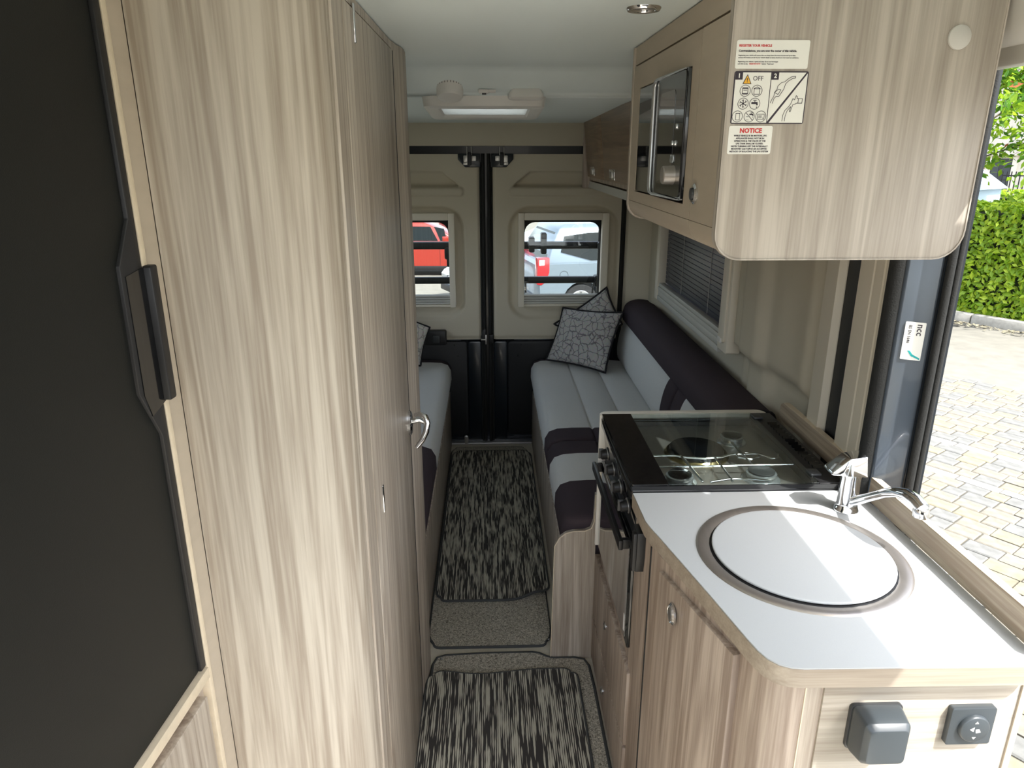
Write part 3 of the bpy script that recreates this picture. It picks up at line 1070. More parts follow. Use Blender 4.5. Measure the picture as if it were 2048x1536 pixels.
# fascia with knobs
B().prism([(.345, .962), (.350, .945), (.366, .815), (.40, .815), (.40, .955)], 'y', 1.580, 2.080).build('fascia', 'gloss', ck, bevel=.002)
for y in (1.635, 1.745, 1.855, 1.965):
    n = Vector((-.99, 0, -.12))
    o = B().lathe([(.020, 0), (.020, .004), (.016, .007), (.0155, .022), (.013, .025), (.001, .025)], (.353, y, .885), n, 20).build('knob', 'blk', ck, smooth=35)
    B().box(.322, .336, y - .003, y + .003, .870, .902).build('knob_grip', 'dgrey', o, bevel=.0015)
    B().lathe([(.0195, .0035), (.0205, .0045), (.0205, .006), (.0195, .0065)], (.353, y, .885), n, 20).build('knob_ring', 'zinc', o, smooth=35)
# oven door with glass and handle
od = B().prism(rr(1.556, 2.078, .505, .812, .004, 2), 'x', .350, .366).build('oven_door', 'gloss', ck, bevel=.002)
B().prism(rr(1.590, 2.070, .512, .79, .004, 2), 'x', .3485, .352).build('oven_glass', 'ovenglass', od)
b = B()
b.box(.322, .334, 1.592, 2.085, .778, .806)
b.box(.330, .352, 1.597, 1.612, .778, .806)
b.box(.330, .352, 2.062, 2.077, .778, .806)
b.build('door_handle', 'blk', od, bevel=.003)
B().box(.3476, .3488, 1.597, 1.606, .53, .58).build('door_label', 'white', od)

# ------------------------------------------------------------------ socket and dimmer on the end panel
so_ = thing('socket', 'dark grey covered socket on the kitchen end panel', 'socket', (.647, .966, .81))
rA = [(x, .9650, z) for x, z in rr(.610, .694, .768, .856, .006, 3)]
rB = [(x, .945, z) for x, z in rr(.606, .690, .771, .860, .008, 3)]
rC = [(x, .918, z) for x, z in rr(.609, .687, .774, .857, .010, 3)]
rD = [(x, .909, z) for x, z in rr(.616, .680, .781, .849, .008, 3)]
B().loft([rA, rB, rC, rD]).build('flip_cover', 'slate', so_, bevel=.001, smooth=30)
B().prism(rr(.606, .696, .766, .858, .008), 'y', .958, .9655).build('back_plate', 'dgrey', so_, bevel=.001)
dm = thing('dimmer_switch', 'dark grey rotary dimmer switch on the kitchen end panel', 'switch', (.818, .966, .81))
B().prism(rr(.780, .858, .773, .850, .004, 3), 'y', .9535, .9655).build('back_plate', 'slate', dm, bevel=.004)
B().lathe([(.027, 0), (.027, .001), (.0255, .006), (.024, .007), (.001, .007)], (.822, .9535, .810), (0, -1, 0), 32).build('rotary_knob', 'slate', dm, smooth=40)
FX = Matrix.Rotation(math.radians(90), 4, 'X')


def onY(x, y, z):
    return Matrix.Translation((x, y, z)) @ FX


b = B()
b.add([(.8185, .9463, .824), (.8255, .9463, .824), (.822, .9463, .829)], [(0, 1, 2)])
b.add([(.8185, .9463, .796), (.8255, .9463, .796), (.822, .9463, .791)], [(0, 1, 2)])
b.add([(.812, .9463, .812), (.820, .9463, .817), (.819, .9463, .807)], [(0, 1, 2)])
b.add([(.822, .9463, .812), (.828, .9463, .813), (.832, .9463, .806), (.824, .9463, .804)], [(0, 1, 2, 3)])
b.build('dimmer_symbol', 'sticker', dm)

# ================================================================== OVERHEAD LOCKER WITH MICROWAVE
LX = .387
lk = thing('overhead_locker', 'taupe fronted overhead locker holding the microwave', 'locker', (.6, 1.6, 1.575))
EP = rr(.383, .818, 1.573, 2.012, (.045, .050, .002, .002), 7)
B().prism(EP, 'y', 1.220, 1.238).build('end_panel', 'woodp', lk, bevel=.0008)
B().ring(EP, rr(.3855, .8155, 1.5755, 2.012, (.043, .048, .002, .002), 7), 'y', 1.2185, 1.2225).build('edge_band', 'woodp', lk)
B().prism(rr(.385, .80, 1.573, 2.012, (.045, .05, .002, .002), 7), 'y', 2.032, 2.052).build('far_end_panel', 'wood', lk, bevel=.0008)
B().box(.389, .80, 1.238, 2.032, 1.968, 2.012).build('top_fascia', 'taupe', lk)
B().box(.78, .80, 1.238, 2.032, 1.58, 1.97).build('back_board', 'taupe', lk)
low = [(LX, 1.625), (LX + .001, 1.612), (LX + .006, 1.598), (LX + .018, 1.585), (LX + .04, 1.578), (.78, 1.578), (.78, 1.592), (LX + .045, 1.592), (LX + .022, 1.602), (LX + .018, 1.625)]
B().prism(low, 'y', 1.403, 2.031).build('bottom_board', 'taupe', lk, smooth=40)
B().prism(low, 'y', 1.2385, 1.400).build('bottom_board', 'taupe', lk, smooth=40)
B().ring(rr(1.403, 2.031, 1.626, 1.963, .002), rr(1.455, 1.952, 1.652, 1.907, .002), 'x', LX, LX + .018).build('microwave_surround', 'taupe', lk)
ld_ = B().prism(rr(1.2385, 1.400, 1.626, 1.963, .002, 2), 'x', LX, LX + .018).build('door', 'taupe', lk)
B().lathe([(.019, 0), (.019, .003), (.015, .006), (.001, .005)], (LX, 1.372, 1.676), (-1, 0, 0), 24).build('lock_rose', 'chrome', ld_, smooth=40)
B().lathe([(.012, .004), (.011, .009), (.001, .010)], (LX, 1.372, 1.676), (-1, 0, 0), 20).build('push_knob', 'dgrey', ld_, smooth=40)

mw = thing('microwave', 'black microwave built into the overhead locker', 'microwave', (.6, 1.7, 1.653))
B().box(.41, .76, 1.458, 1.950, 1.653, 1.906).build('casing', 'blk', mw)
B().prism(rr(1.715, 1.948, 1.656, 1.904, .004, 2), 'x', .388, .412).build('door_glass', 'ovenglass', mw)
pn = B().prism(rr(1.458, 1.716, 1.658, 1.906, .004, 3), 'x', .3815, .412).build('control_panel', 'gloss', mw, bevel=.002)
b = B()
b.tube([(.379, 1.47, 1.9045), (.377, 1.70, 1.9045), (.376, 1.713, 1.901), (.3755, 1.719, 1.89), (.3755, 1.72, 1.78), (.3755, 1.719, 1.674), (.376, 1.713, 1.663), (.377, 1.70, 1.6595), (.379, 1.47, 1.6595)], [.0015, .0035, .005, .006, .006, .006, .005, .0035, .0015], 8)
b.build('panel_trim', 'alloy', pn, smooth=60)
B().prism(rr(1.463, 1.7125, 1.6635, 1.9015, .010, 3), 'x', .3785, .382).build('panel_face', 'gloss', pn)
B().prism(rr(1.535, 1.665, 1.685, 1.872, .010, 3), 'x', .3778, .3787).build('panel_window', 'ovenglass', pn)
for y, z in ((1.508, 1.800), (1.535, 1.768), (1.512, 1.768)):
    B().lathe([(.006, 0), (.005, .003), (.001, .003)], (.3785, y, z), (-1, 0, 0), 12).build('button', 'alloy', pn, smooth=40)
B().prism(rr(1.515, 1.545, 1.730, 1.746, .004, 3), 'x', .3765, .3787).build('start_button', 'alloy', pn, bevel=.001)
B().lathe([(.019, 0), (.018, .022), (.016, .024), (.001, .024)], (.3785, 1.513, 1.706), (-1, 0, 0), 24).build('timer_knob', 'steel', pn, smooth=40)

# stickers on the locker end panel
YS = 1.2195
s1 = thing('sticker', 'white sticker headed REGISTER YOUR VEHICLE in red', 'sticker', (.45, YS, 1.9))
B().prism(rr(.392, .509, 1.877, 1.919, .003, 3), 'y', YS - .0006, YS).build('paper', 'sticker', s1)
YT = YS - .0009
for body, sz, z, mt_, bo_ in (('REGISTER YOUR VEHICLE', .0046, 1.9105, 'red', .00018), ('Congratulations, you are now the owner of this vehicle.', .0041, 1.9030, 'ink', .00016),
                              ('Registering your vehicle will ensure that we always have the most accurate and up-to-date', .0025, 1.8965, 'ink', .00004),
                              ('contact information and all of your vehicle details to hand, should you ever need our assistance.', .0025, 1.8932, 'ink', .00004),
                              ('Registering your vehicle is quick and easy. Go to our homepage', .0025, 1.8874, 'ink', .00004),
                              ('and click on the', .0025, 1.8841, 'ink', .00004)):
    text(body, sz, mt_, s1, onY(.396, YT, z), bo_)
text('REGISTER NOW', .0025, 'red', s1, onY(.4145, YT, 1.8841), .00006)
text('button. Thank you!', .0025, 'ink', s1, onY(.4345, YT, 1.8841), .00004)

s2 = thing('sticker', 'pictogram sticker with OFF warning and two fuel nozzles', 'sticker', (.45, YS, 1.83))
B().prism(rr(.3925, .5125, 1.7945, 1.8735, .003, 3), 'y', YS - .0006, YS).build('border', 'ink', s2)
B().prism([(.3945, 1.7963), (.4515, 1.7963), (.4515, 1.8717), (.3945, 1.8717)], 'y', YT, YS).build('panel_field', 'sticker', s2)
B().prism([(.4528, 1.8717), (.4528, 1.7985), (.5085, 1.8717)], 'y', YT, YS).build('panel_field', 'sticker', s2)
B().prism([(.5108, 1.8705), (.4555, 1.7963), (.5108, 1.7963)], 'y', YT, YS).build('panel_field', 'sticker', s2)
YU = YT - .0004
B().prism([(.3945, 1.8610), (.4060, 1.8610), (.4060, 1.8717), (.3945, 1.8717)], 'y', YU, YT).build('number_tab', 'ink', s2)
B().prism([(.4528, 1.8610), (.4643, 1.8610), (.4643, 1.8717), (.4528, 1.8717)], 'y', YU, YT).build('number_tab', 'ink', s2)
text('1', .009, 'sticker', s2, onY(.4002, YU - .0003, 1.8664), .0003, 'CENTER')
text('2', .009, 'sticker', s2, onY(.4586, YU - .0003, 1.8664), .0003, 'CENTER')
text('OFF', .0098, 'ink', s2, onY(.4225, YT - .0003, 1.8625), 0)
B().prism([(.4065, 1.8545), (.4210, 1.8545), (.41375, 1.8690)], 'y', YU, YT).build('warning_border', 'ink', s2)
B().prism([(.4082, 1.8555), (.4193, 1.8555), (.41375, 1.8668)], 'y', YU - .0003, YT).build('warning_triangle', 'amber', s2)
text('!', .009, 'ink', s2, onY(.41375, YU - .0006, 1.8598), .0002, 'CENTER')


def circ(cx, cz, r, n=22):
    return [(cx + r * math.cos(2 * math.pi * k / n), cz + r * math.sin(2 * math.pi * k / n)) for k in range(n)]


icons = [(.4120, 1.8445), (.4310, 1.8445), (.4105, 1.8252), (.4295, 1.8252), (.4030, 1.8058), (.4225, 1.8058), (.4415, 1.8058)]
for cx, cz in icons:
    B().ring(circ(cx, cz, .0088), circ(cx, cz, .0081), 'y', YU, YT).build('icon_ring', 'ink', s2)


def ink(polys, parent=s2, nm='icon'):
    b = B()
    for p in polys:
        b.prism(p, 'y', YU, YT)
    return b.build(nm, 'ink', parent)


def rect(a, c, d, e):
    return [(a, d), (c, d), (c, e), (a, e)]


def seg(x0, z0, x1, z1, w_=.0007):
    d = Vector((x1 - x0, z1 - z0))
    n = Vector((-d.y, d.x)).normalized() * w_ / 2
    return [(x0 + n.x, z0 + n.y), (x0 - n.x, z0 - n.y), (x1 - n.x, z1 - n.y), (x1 + n.x, z1 + n.y)]


cx, cz = icons[0]
ink([rect(cx - .0048, cx + .0048, cz + .003, cz + .0048), rect(cx - .0048, cx - .004, cz - .005, cz + .003), rect(cx + .004, cx + .0048, cz - .005, cz + .003), rect(cx - .004, cx + .004, cz - .0055, cz - .0035), rect(cx - .003, cx + .003, cz + .0005, cz + .0012)])
cx, cz = icons[1]
ink([seg(cx - .0055, cz + .003, cx, cz + .0058), seg(cx, cz + .0058, cx + .0055, cz + .003), seg(cx - .0055, cz + .003, cx + .0055, cz + .003), rect(cx - .0048, cx - .0041, cz - .005, cz + .003), rect(cx + .0041, cx + .0048, cz - .005, cz + .003), rect(cx - .0048, cx + .0048, cz - .0055, cz - .0048)])
cx, cz = icons[2]
ink([seg(cx - .0062 * math.cos(a), cz - .0062 * math.sin(a), cx + .0062 * math.cos(a), cz + .0062 * math.sin(a), .0011) for a in (math.pi / 2, math.pi / 6, -math.pi / 6)]
    + [seg(cx + .0042 * math.cos(a), cz + .0042 * math.sin(a), cx + .006 * math.cos(a + .4), cz + .006 * math.sin(a + .4), .0008) for a in [math.pi / 6 + k * math.pi / 3 for k in range(6)]])
for cx, cz, s_ in ((icons[3][0], icons[3][1], 1.0), (icons[5][0] + .0035, icons[5][1] + .0025, .62)):
    ink([rect(cx - .003 * s_, cx + .003 * s_, cz + .0048 * s_, cz + .0056 * s_), rect(cx - .0005 * s_, cx + .0005 * s_, cz + .002 * s_, cz + .005 * s_), rect(cx - .0055 * s_, cx + .0045 * s_, cz - .0005 * s_, cz + .0025 * s_), rect(cx + .0025 * s_, cx + .005 * s_, cz - .0025 * s_, cz), rect(cx + .003 * s_, cx + .0042 * s_, cz - .0065 * s_, cz - .0045 * s_)])
cx, cz = icons[4]
ink([rect(cx - .003, cx + .0045, cz + .0042, cz + .0052), rect(cx - .003, cx + .0045, cz - .0056, cz - .005), rect(cx - .0028, cx - .0022, cz - .005, cz + .004), rect(cx + .0034, cx + .004, cz - .005, cz + .004)])
cx, cz = icons[5]
ink([seg(cx - .006, cz + .006, cx + .006, cz - .006, .0008), rect(cx - .005, cx - .001, cz - .0006, cz), rect(cx - .005, cx - .0005, cz - .0055, cz - .005)])
cx, cz = icons[6]
ink([rect(cx - .0058, cx + .0058, cz + .003, cz + .0036), rect(cx - .0058, cx + .0058, cz - .0046, cz - .004), rect(cx - .0058, cx - .0052, cz - .0046, cz + .0036), rect(cx + .0052, cx + .0058, cz - .0046, cz + .0036), rect(cx - .004, cx + .0015, cz - .002, cz - .0014), rect(cx - .004, cx + .0015, cz - .0005, cz), rect(cx - .004, cx + .0015, cz + .001, cz + .0015), rect(cx + .003, cx + .0042, cz - .003, cz - .002)])


def outline(pts, parent, closed=False):
    ps = list(zip(pts, pts[1:] + ([pts[0]] if closed else [])))
    if not closed:
        ps = list(zip(pts, pts[1:]))
    ink([seg(a[0], a[1], c[0], c[1], .00075) for a, c in ps], parent, 'line_drawing')


outline([(.4515 + dx, z) for dx, z in ((.003, 1.826), (.006, 1.833), (.008, 1.836), (.0085, 1.842), (.012, 1.847), (.013, 1.852), (.018, 1.8565), (.0235, 1.858), (.028, 1.862), (.034, 1.8655), (.040, 1.866), (.040, 1.8635), (.035, 1.8625), (.029, 1.859), (.025, 1.855), (.023, 1.847), (.016, 1.836), (.012, 1.8365), (.0085, 1.833), (.0065, 1.8255))], s2)
outline([(.460, 1.842), (.466, 1.839), (.470, 1.846), (.466, 1.847)], s2, True)
outline([(.477, 1.7985), (.4775, 1.808), (.480, 1.815), (.485, 1.820), (.4885, 1.825), (.491, 1.833), (.494, 1.831), (.496, 1.8375), (.498, 1.836), (.498, 1.833), (.5065, 1.833), (.5065, 1.826), (.498, 1.826), (.4955, 1.8245), (.492, 1.824), (.489, 1.813), (.4875, 1.8135), (.489, 1.821), (.484, 1.815), (.4815, 1.807), (.481, 1.7985)], s2)
outline([(.500, 1.833), (.500, 1.826)], s2)

s3 = thing('sticker', 'small white sticker headed NOTICE in red', 'sticker', (.43, YS, 1.77))
B().prism(rr(.3915, .4635, 1.7475, 1.7915, .003, 3), 'y', YS - .0006, YS).build('paper', 'sticker', s3)
text('NOTICE', .0100, 'red', s3, onY(.4275, YT, 1.7838), .0004, 'CENTER')
for k, body in enumerate(('WHILE VEHICLE IS IN MOTION, LPG', 'APPLIANCES SHALL NOT BE IN', 'OPERATION & THE VALVE OF THE', 'LPG TANK SHALL BE CLOSED.', 'NOTE: TURNING OFF THE INTERNALLY', 'MOUNTED GAS TAPS IS AN ACCEPTED', 'METHOD OF ISOLATING THE LPG SYSTEM')):
    text(body, .0034, 'ink', s3, onY(.4275, YT, 1.7762 - k * .0041), .00012, 'CENTER')
cp = thing('cover_cap', 'round pale plastic cap on the locker end panel', 'cap', (.747, 1.219, 1.924))
B().lathe([(.0185, 0), (.018, .003), (.012, .0065), (.001, .0075)], (.747, 1.2195, 1.924), (0, -1, 0), 28).build('cap', 'greyplastic', cp, smooth=50)

# far locker over the settee
fl = thing('overhead_locker', 'sloping brown overhead locker above the settee with two latches', 'locker', (.7, 3.1, 1.56))
prof = [(.530, 1.945), (.566, 1.605), (.580, 1.600), (.60, 1.565), (.875, 1.565), (.875, 1.945)]
B().prism([(x, min(z, 1.945)) for x, z in prof], 'y', 2.075, 4.145).build('carcass', 'woodk', fl)


def slope(y0, y1, z0, z1, o0, o1):
    def P(z, o):
        x = .530 + (1.945 - z) / .34 * .036
        return (x - o, z - o * .1)
    a, c, d, e = P(z0, o0), P(z1, o0), P(z1, o1), P(z0, o1)
    return B().prism([a, c, d, e], 'y', y0, y1)


fdark = wood('brown locker laminate', 'y', light=(150, 126, 102), dark=(112, 90, 72), rough=.3, seed=4.4)
for y0, y1, yl in ((2.09, 3.52, 3.27), (3.53, 4.125, 3.90)):
    d = slope(y0, y1, 1.625, 1.93, -.004, .014).build('door', fdark, fl, bevel=.002)
    slope(yl - .065, yl + .065, 1.636, 1.682, .014, .018).build('latch_plate', 'chrome', d, bevel=.0015)
    slope(yl - .045, yl + .02, 1.645, 1.672, .018, .026).build('latch', 'zinc', d, bevel=.002)
B().prism([(.562, 1.598), (.556, 1.565), (.572, 1.560), (.60, 1.566)], 'y', 2.08, 4.14).build('light_pelmet', 'greyplastic', fl, smooth=30)
B().box(.522, .60, 4.128, 4.146, 1.562, 1.93).build('end_panel', 'woodk', fl, bevel=.001)

# sticker on the door pillar
s4 = thing('sticker', 'white ncc approval sticker with green tick on the door pillar', 'sticker', (.93, 1.48, 1.35))
ang = math.atan2(-.028, .023)          # the face it sits on
Pm = Matrix.Translation((.9372, 1.5012, 1.352)) @ Matrix.Rotation(math.radians(-30), 4, 'Z')
b = B()
b.prism(rr(-.020, .020, -.043, .043, .002, 3), 'y', -.0022, -.0012)
b.xf(Pm).build('paper', 'sticker', s4)
RT = Pm @ Matrix.Translation((0, -.0025, 0)) @ FX @ Matrix.Rotation(math.radians(-90), 4, 'Z')
text('ncc', .019, 'ink', s4, RT @ Matrix.Translation((-.039, .0095, 0)), .0003)
text('BS EN 1646', .0085, 'ink', s4, RT @ Matrix.Translation((-.036, -.010, 0)), .0001)
b = B()
for p in ([(-.008, -.022), (-.003, -.022), (.003, -.030), (.0005, -.034)], [(.003, -.030), (.018, -.037), (.018, -.041), (.0005, -.034)]):
    b.prism(p, 'y', -.0028, -.0020)
b.xf(Pm).build('tick', 'teal', s4)


# ================================================================== SETTEES
def profile_strip(prof, y0, y1, ny=1, r0=0.0, r1=0.0, taper=.0):
    """loft a closed (x,z) profile along y; r0/r1 round the ends by shrinking the last rings"""
    cx = sum(p[0] for p in prof) / len(prof)
    cz = sum(p[1] for p in prof) / len(prof)
    rings = []
    st = []
    if r0:
        st += [(y0 + r0 * (1 - math.cos(math.radians(a))), r0 * (1 - math.sin(math.radians(a)))) for a in (0, 25, 50, 70)]
    st += [(y0 + r0 + (y1 - r1 - y0 - r0) * k / ny, 0) for k in range(ny + 1)]
    if r1:
        st += [(y1 - r1 * (1 - math.cos(math.radians(a))), r1 * (1 - math.sin(math.radians(a)))) for a in (70, 50, 25, 0)]
    for y, ins in st:
        ring = []
        for x, z in prof:
            dx, dz = x - cx, z - cz
            L = math.hypot(dx, dz) or 1
            k = max(0, 1 - ins / L)
            ring.append((cx + dx * k, y, cz + dz * k))
        rings.append(ring)
    return B().loft(rings)


def smooth_pts(pts, it=2):
    for _ in range(it):
        out = []
        n = len(pts)
        for i in range(n):
            a, c = pts[i], pts[(i + 1) % n]
            out += [(a[0] * .75 + c[0] * .25, a[1] * .75 + c[1] * .25), (a[0] * .25 + c[0] * .75, a[1] * .25 + c[1] * .75)]
        pts = out
    return pts


def seat_profile(sg, top=.562):
    """seat section: rolled front edge, two stitched grooves; sg=+1 right settee"""
    front = [(.262, .355), (.250, .40), (.238, .46), (.240, .515), (.258, .548), (.295, top)]
    topl = []
    for x in (.36, .44):
        topl.append((x, top + .004))
    for g in (.455, .612):
        topl += [(g - .010, top + .003), (g, top - .006), (g + .010, top + .003)]
        topl.append((g + .075, top + .005))
    topl += [(.76, top - .002), (.80, top - .01), (.80, .36)]
    # round only the front
    f2 = []
    for i in range(len(front) - 1):
        a, c = front[i], front[i + 1]
        for t in (0, .5):
            f2.append((a[0] + (c[0] - a[0]) * t, a[1] + (c[1] - a[1]) * t))
    f2.append(front[-1])
    return [(sg * x, z) for x, z in f2 + topl]


def build_settee(sg, label, cat, label_parts, y_near, light_zones, dark_zones, gx=0.0):
    root = thing('settee', label, cat, (sg * .55, 3.1, 0))
    X = (lambda v: v) if sg > 0 else (lambda v: -v)
    return root


# ---- right settee: base, end panel
st = thing('settee', 'right hand settee in pale grey and aubergine along the window wall', 'settee', (.58, 3.1, 0))
B().box(.252, .915, 2.165, 4.14, .0, .352).build('base', 'wood', st, bevel=.002)
# end panel with dished top
ep = [(.207, 0), (.352, 0), (.352, .66), (.346, .66), (.343, .56), (.334, .530), (.315, .521), (.275, .520), (.250, .513), (.228, .495), (.213, .465)]
B().prism(ep, 'y', 2.138, 2.158).build('end_panel', 'wood', st)
ebp = [(.2055, 0), (.2115, .466), (.2268, .497), (.2495, .5155), (.275, .5225), (.315, .5235), (.336, .533), (.3455, .561), (.3465, .66)]
b = B()
b.tube([(x, 2.1375, z) for x, z in ebp], .0022, 6)
b.build('edge_band', 'edge', st, smooth=60)
sp_ = seat_profile(1)
far = profile_strip(sp_, 2.985, 4.085, 6, 0, 0).build('seat_cushion', 'seat', st, smooth=50)
profile_strip([(x, z + .0005) for x, z in sp_], 4.085, 4.135, 1, 0, .02).build('dark_band', 'seatd', far, smooth=50)
profile_strip([(x, z + .0005) for x, z in sp_], 2.852, 2.985, 3, .022, 0).build('dark_band', 'seatd', far, smooth=50)
near = profile_strip(sp_, 2.445, 2.700, 3, 0, 0).build('seat_cushion', 'seat', st, smooth=50)
profile_strip([(x, z + .0005) for x, z in sp_], 2.700, 2.846, 3, 0, .022).build('dark_band', 'seatd', near, smooth=50)
profile_strip([(x, z + .0005) for x, z in sp_], 2.160, 2.445, 5, .045, 0).build('dark_band', 'seatd', near, smooth=50)
# end roll of the near cushion, a stitched crease
b = B()
b.tube([(.262, 2.172, .40), (.252, 2.175, .50), (.275, 2.182, .545), (.32, 2.184, .556), (.40, 2.184, .558)], .003, 6)
b.build('stitched_crease', 'pipe', near, smooth=60)
# backrest: pale face, dark bands, dark bolster roll
bkp = smooth_pts([(.770, .548), (.752, .62), (.768, .74), (.800, .812), (.86, .83), (.93, .82), (.94, .60), (.90, .548)], 2)
bk = profile_strip(bkp, 2.985, 4.12, 5, 0, .02).build('backrest', 'seat', st, smooth=60)
for y0, y1, r0, r1 in ((2.852, 2.985, .02, 0), (2.715, 2.848, 0, .02)):
    profile_strip([(x - .001, z) for x, z in bkp], y0, y1, 2, r0, r1).build('dark_band', 'seatd', bk, smooth=60)
profile_strip(bkp, 2.235, 2.715, 3, .03, 0).build('backrest', 'seat', st, smooth=60)
bol = smooth_pts([(.788, .790), (.776, .84), (.792, .905), (.845, .930), (.905, .930), (.958, .915), (.962, .80), (.90, .79)], 2)
bs = profile_strip(bol, 2.205, 4.13, 8, .0, .03).build('bolster', 'seatd', st, smooth=60)
b = B()
b.tube([(x, 2.206, z) for x, z in bol], .004, 6, closed=True)
b.build('bolster_piping', 'pipe', bs, smooth=60)
b = B()
b.lathe([(.012, 0), (.011, .006), (.001, .007)], (.935, 2.2, .845), (0, -1, 0), 14)
b.build('zip_end', 'dgrey', bs, smooth=40)

# ---- left settee
sl_ = thing('settee', 'left hand settee half hidden behind the washroom door', 'settee', (-.6, 3.2, 0))
B().box(-.95, -.252, 2.26, 4.145, 0, .352).build('base', 'wood', sl_, bevel=.002)
spl = seat_profile(-1)
ml = profile_strip(spl, 2.80, 4.06, 6).build('seat_cushion', 'seat', sl_, smooth=50)
profile_strip([(x, z + .0005) for x, z in spl], 4.06, 4.13, 2, 0, .025).build('dark_band', 'seatd', ml, smooth=50)
profile_strip([(x, z + .0005) for x, z in spl], 2.27, 2.80, 3, .03, 0).build('dark_band', 'seatd', ml, smooth=50)
profile_strip([(-x, z) for x, z in bkp], 2.27, 4.12, 5, .02, .02).build('backrest', 'seat', sl_, smooth=60)
profile_strip([(-x, z) for x, z in bol], 2.27, 4.13, 6, .03, .03).build('bolster', 'seatd', sl_, smooth=60)


# ---- scatter cushions
def cushion(label, corners, thick, mat, loc, group='crackle patterned scatter cushions'):
    """corners: bl, br, tr, tl of the cushion square"""
    root = thing('scatter_cushion', label, 'cushion', loc, group)
    bl, br, tr_, tl = [Vector(c) for c in corners]
    n = ((br - bl).cross(tl - bl)).normalized()
    N = 26

    def P(u, v, s):
        # pinch the sides inwards so corners stand out
        uu = u * (1 - .07 * (1 - v * v)) if True else u
        vv = v * (1 - .07 * (1 - u * u))
        a, c = (uu + 1) / 2, (vv + 1) / 2
        p = bl * (1 - a) * (1 - c) + br * a * (1 - c) + tr_ * a * c + tl * (1 - a) * c
        h = ((1 - u ** 2) ** .55) * ((1 - v ** 2) ** .55)
        h *= 1 + .05 * math.sin(5 * u + 2 * v) * (1 - h)
        return p + n * s * thick * .5 * h
    b = B()
    for s in (1, -1):
        vs = [P(-1 + 2 * i / N, -1 + 2 * j / N, s) for i in range(N + 1) for j in range(N + 1)]
        fs = [(i * (N + 1) + j, (i + 1) * (N + 1) + j, (i + 1) * (N + 1) + j + 1, i * (N + 1) + j + 1) for i in range(N) for j in range(N)]
        b.add(vs, fs)
    b.build('cover', mat, root, smooth=180)
    edge = [P(-1 + 2 * i / N, -1, 0) for i in range(N)] + [P(1, -1 + 2 * i / N, 0) for i in range(N)] + [P(1 - 2 * i / N, 1, 0) for i in range(N)] + [P(-1, 1 - 2 * i / N, 0) for i in range(N)]
    b = B()
    b.tube(edge, .006, 8, closed=True)
    b.build('piping', 'pipe', root, smooth=60)
    return root


cushion('grey crackle cushion at front, leaning upright on the right settee', [(.325, 4.03, .585), (.640, 3.79, .575), (.755, 3.95, .885), (.425, 4.095, .885)], .12, 'crack', (.5, 3.95, .57))
cushion('grey crackle cushion behind, tilted on its corner beside the rear window', [(.60, 4.085, .66), (.765, 4.02, .80), (.682, 4.115, 1.00), (.375, 4.115, .78)], .09, 'crack', (.6, 4.1, .57))
cushion('crackle cushion with painted-in brightness on the left settee beside the washroom door', [(-.74, 3.72, .60), (-.40, 3.88, .60), (-.345, 3.93, .81), (-.62, 3.86, .97)], .11, 'crack_bright', (-.55, 3.85, .57))


# ================================================================== FLOOR MATS
def mat_slab(name, label, cat, outline_, z0, z1, mat, lift=None, group=None):
    root = thing(name, label, cat, (sum(p[0] for p in outline_) / len(outline_), sum(p[1] for p in outline_) / len(outline_), z0), group)
    B().prism(outline_, 'z', z0, z1).build('pile', mat, root)
    b = B()
    b.tube([(x, y, (z0 + z1) / 2 + .001) for x, y in outline_], (z1 - z0) * .62, 8, closed=True)
    b.build('binding', 'bind', root, smooth=60)
    return root


def slab_grid(name, label, cat, x0, x1, y0, y1, z0, th, mat, fn, r=.03):
    root = thing(name, label, cat, ((x0 + x1) / 2, (y0 + y1) / 2, z0))
    nx, ny = 30, 60

    def pt(i, j):
        x = x0 + (x1 - x0) * i / nx
        y = y0 + (y1 - y0) * j / ny
        dx, dy = fn((x - x0) / (x1 - x0), (y - y0) / (y1 - y0))[:2]
        return (x + dx, y + dy)
    b = B()
    for s in (0, 1):
        vs = []
        for i in range(nx + 1):
            for j in range(ny + 1):
                x, y = pt(i, j)
                z = z0 + th * s + fn(i / nx, j / ny)[2]
                vs.append((x, y, z))
        fs = [(i * (ny + 1) + j, (i + 1) * (ny + 1) + j, (i + 1) * (ny + 1) + j + 1, i * (ny + 1) + j + 1) for i in range(nx) for j in range(ny)]
        b.add(vs, fs)
    b.build('pile', mat, root, smooth=60)
    edge = [(i, 0) for i in range(nx)] + [(nx, j) for j in range(ny)] + [(i, ny) for i in range(nx, 0, -1)] + [(0, j) for j in range(ny, 0, -1)]
    b = B()
    b.tube([pt(i, j) + (z0 + th * .5 + fn(i / nx, j / ny)[2],) for i, j in edge], .0055, 8, closed=True)
    b.build('binding', 'bind', root, smooth=60)
    return root


def corner_round(rx, ry):
    """pull the four corners of a unit sheet in so that they read rounded"""
    def f(u, v):
        dx = dy = 0
        du = min(u, 1 - u)
        dv = min(v, 1 - v)
        k = max(0, 1 - du / .10) ** 2 * max(0, 1 - dv / .05) ** 2
        dx = (rx * k) * (1 if u < .5 else -1)
        dy = (ry * k) * (1 if v < .5 else -1)
        return dx, dy
    return f


cr = corner_round(.022, .022)


def base_fn(u, v):
    a, c = cr(u, v)
    return a, c, 0.0


def rear_fn(u, v):
    a, c = cr(u, v)
    bump = .020 * math.exp(-((u - .90) / .13) ** 2) * max(0, 1 - v / .12) ** 1.2
    return a, c + .028 * math.exp(-((u - .93) / .16) ** 2) * max(0, 1 - v / .10), bump


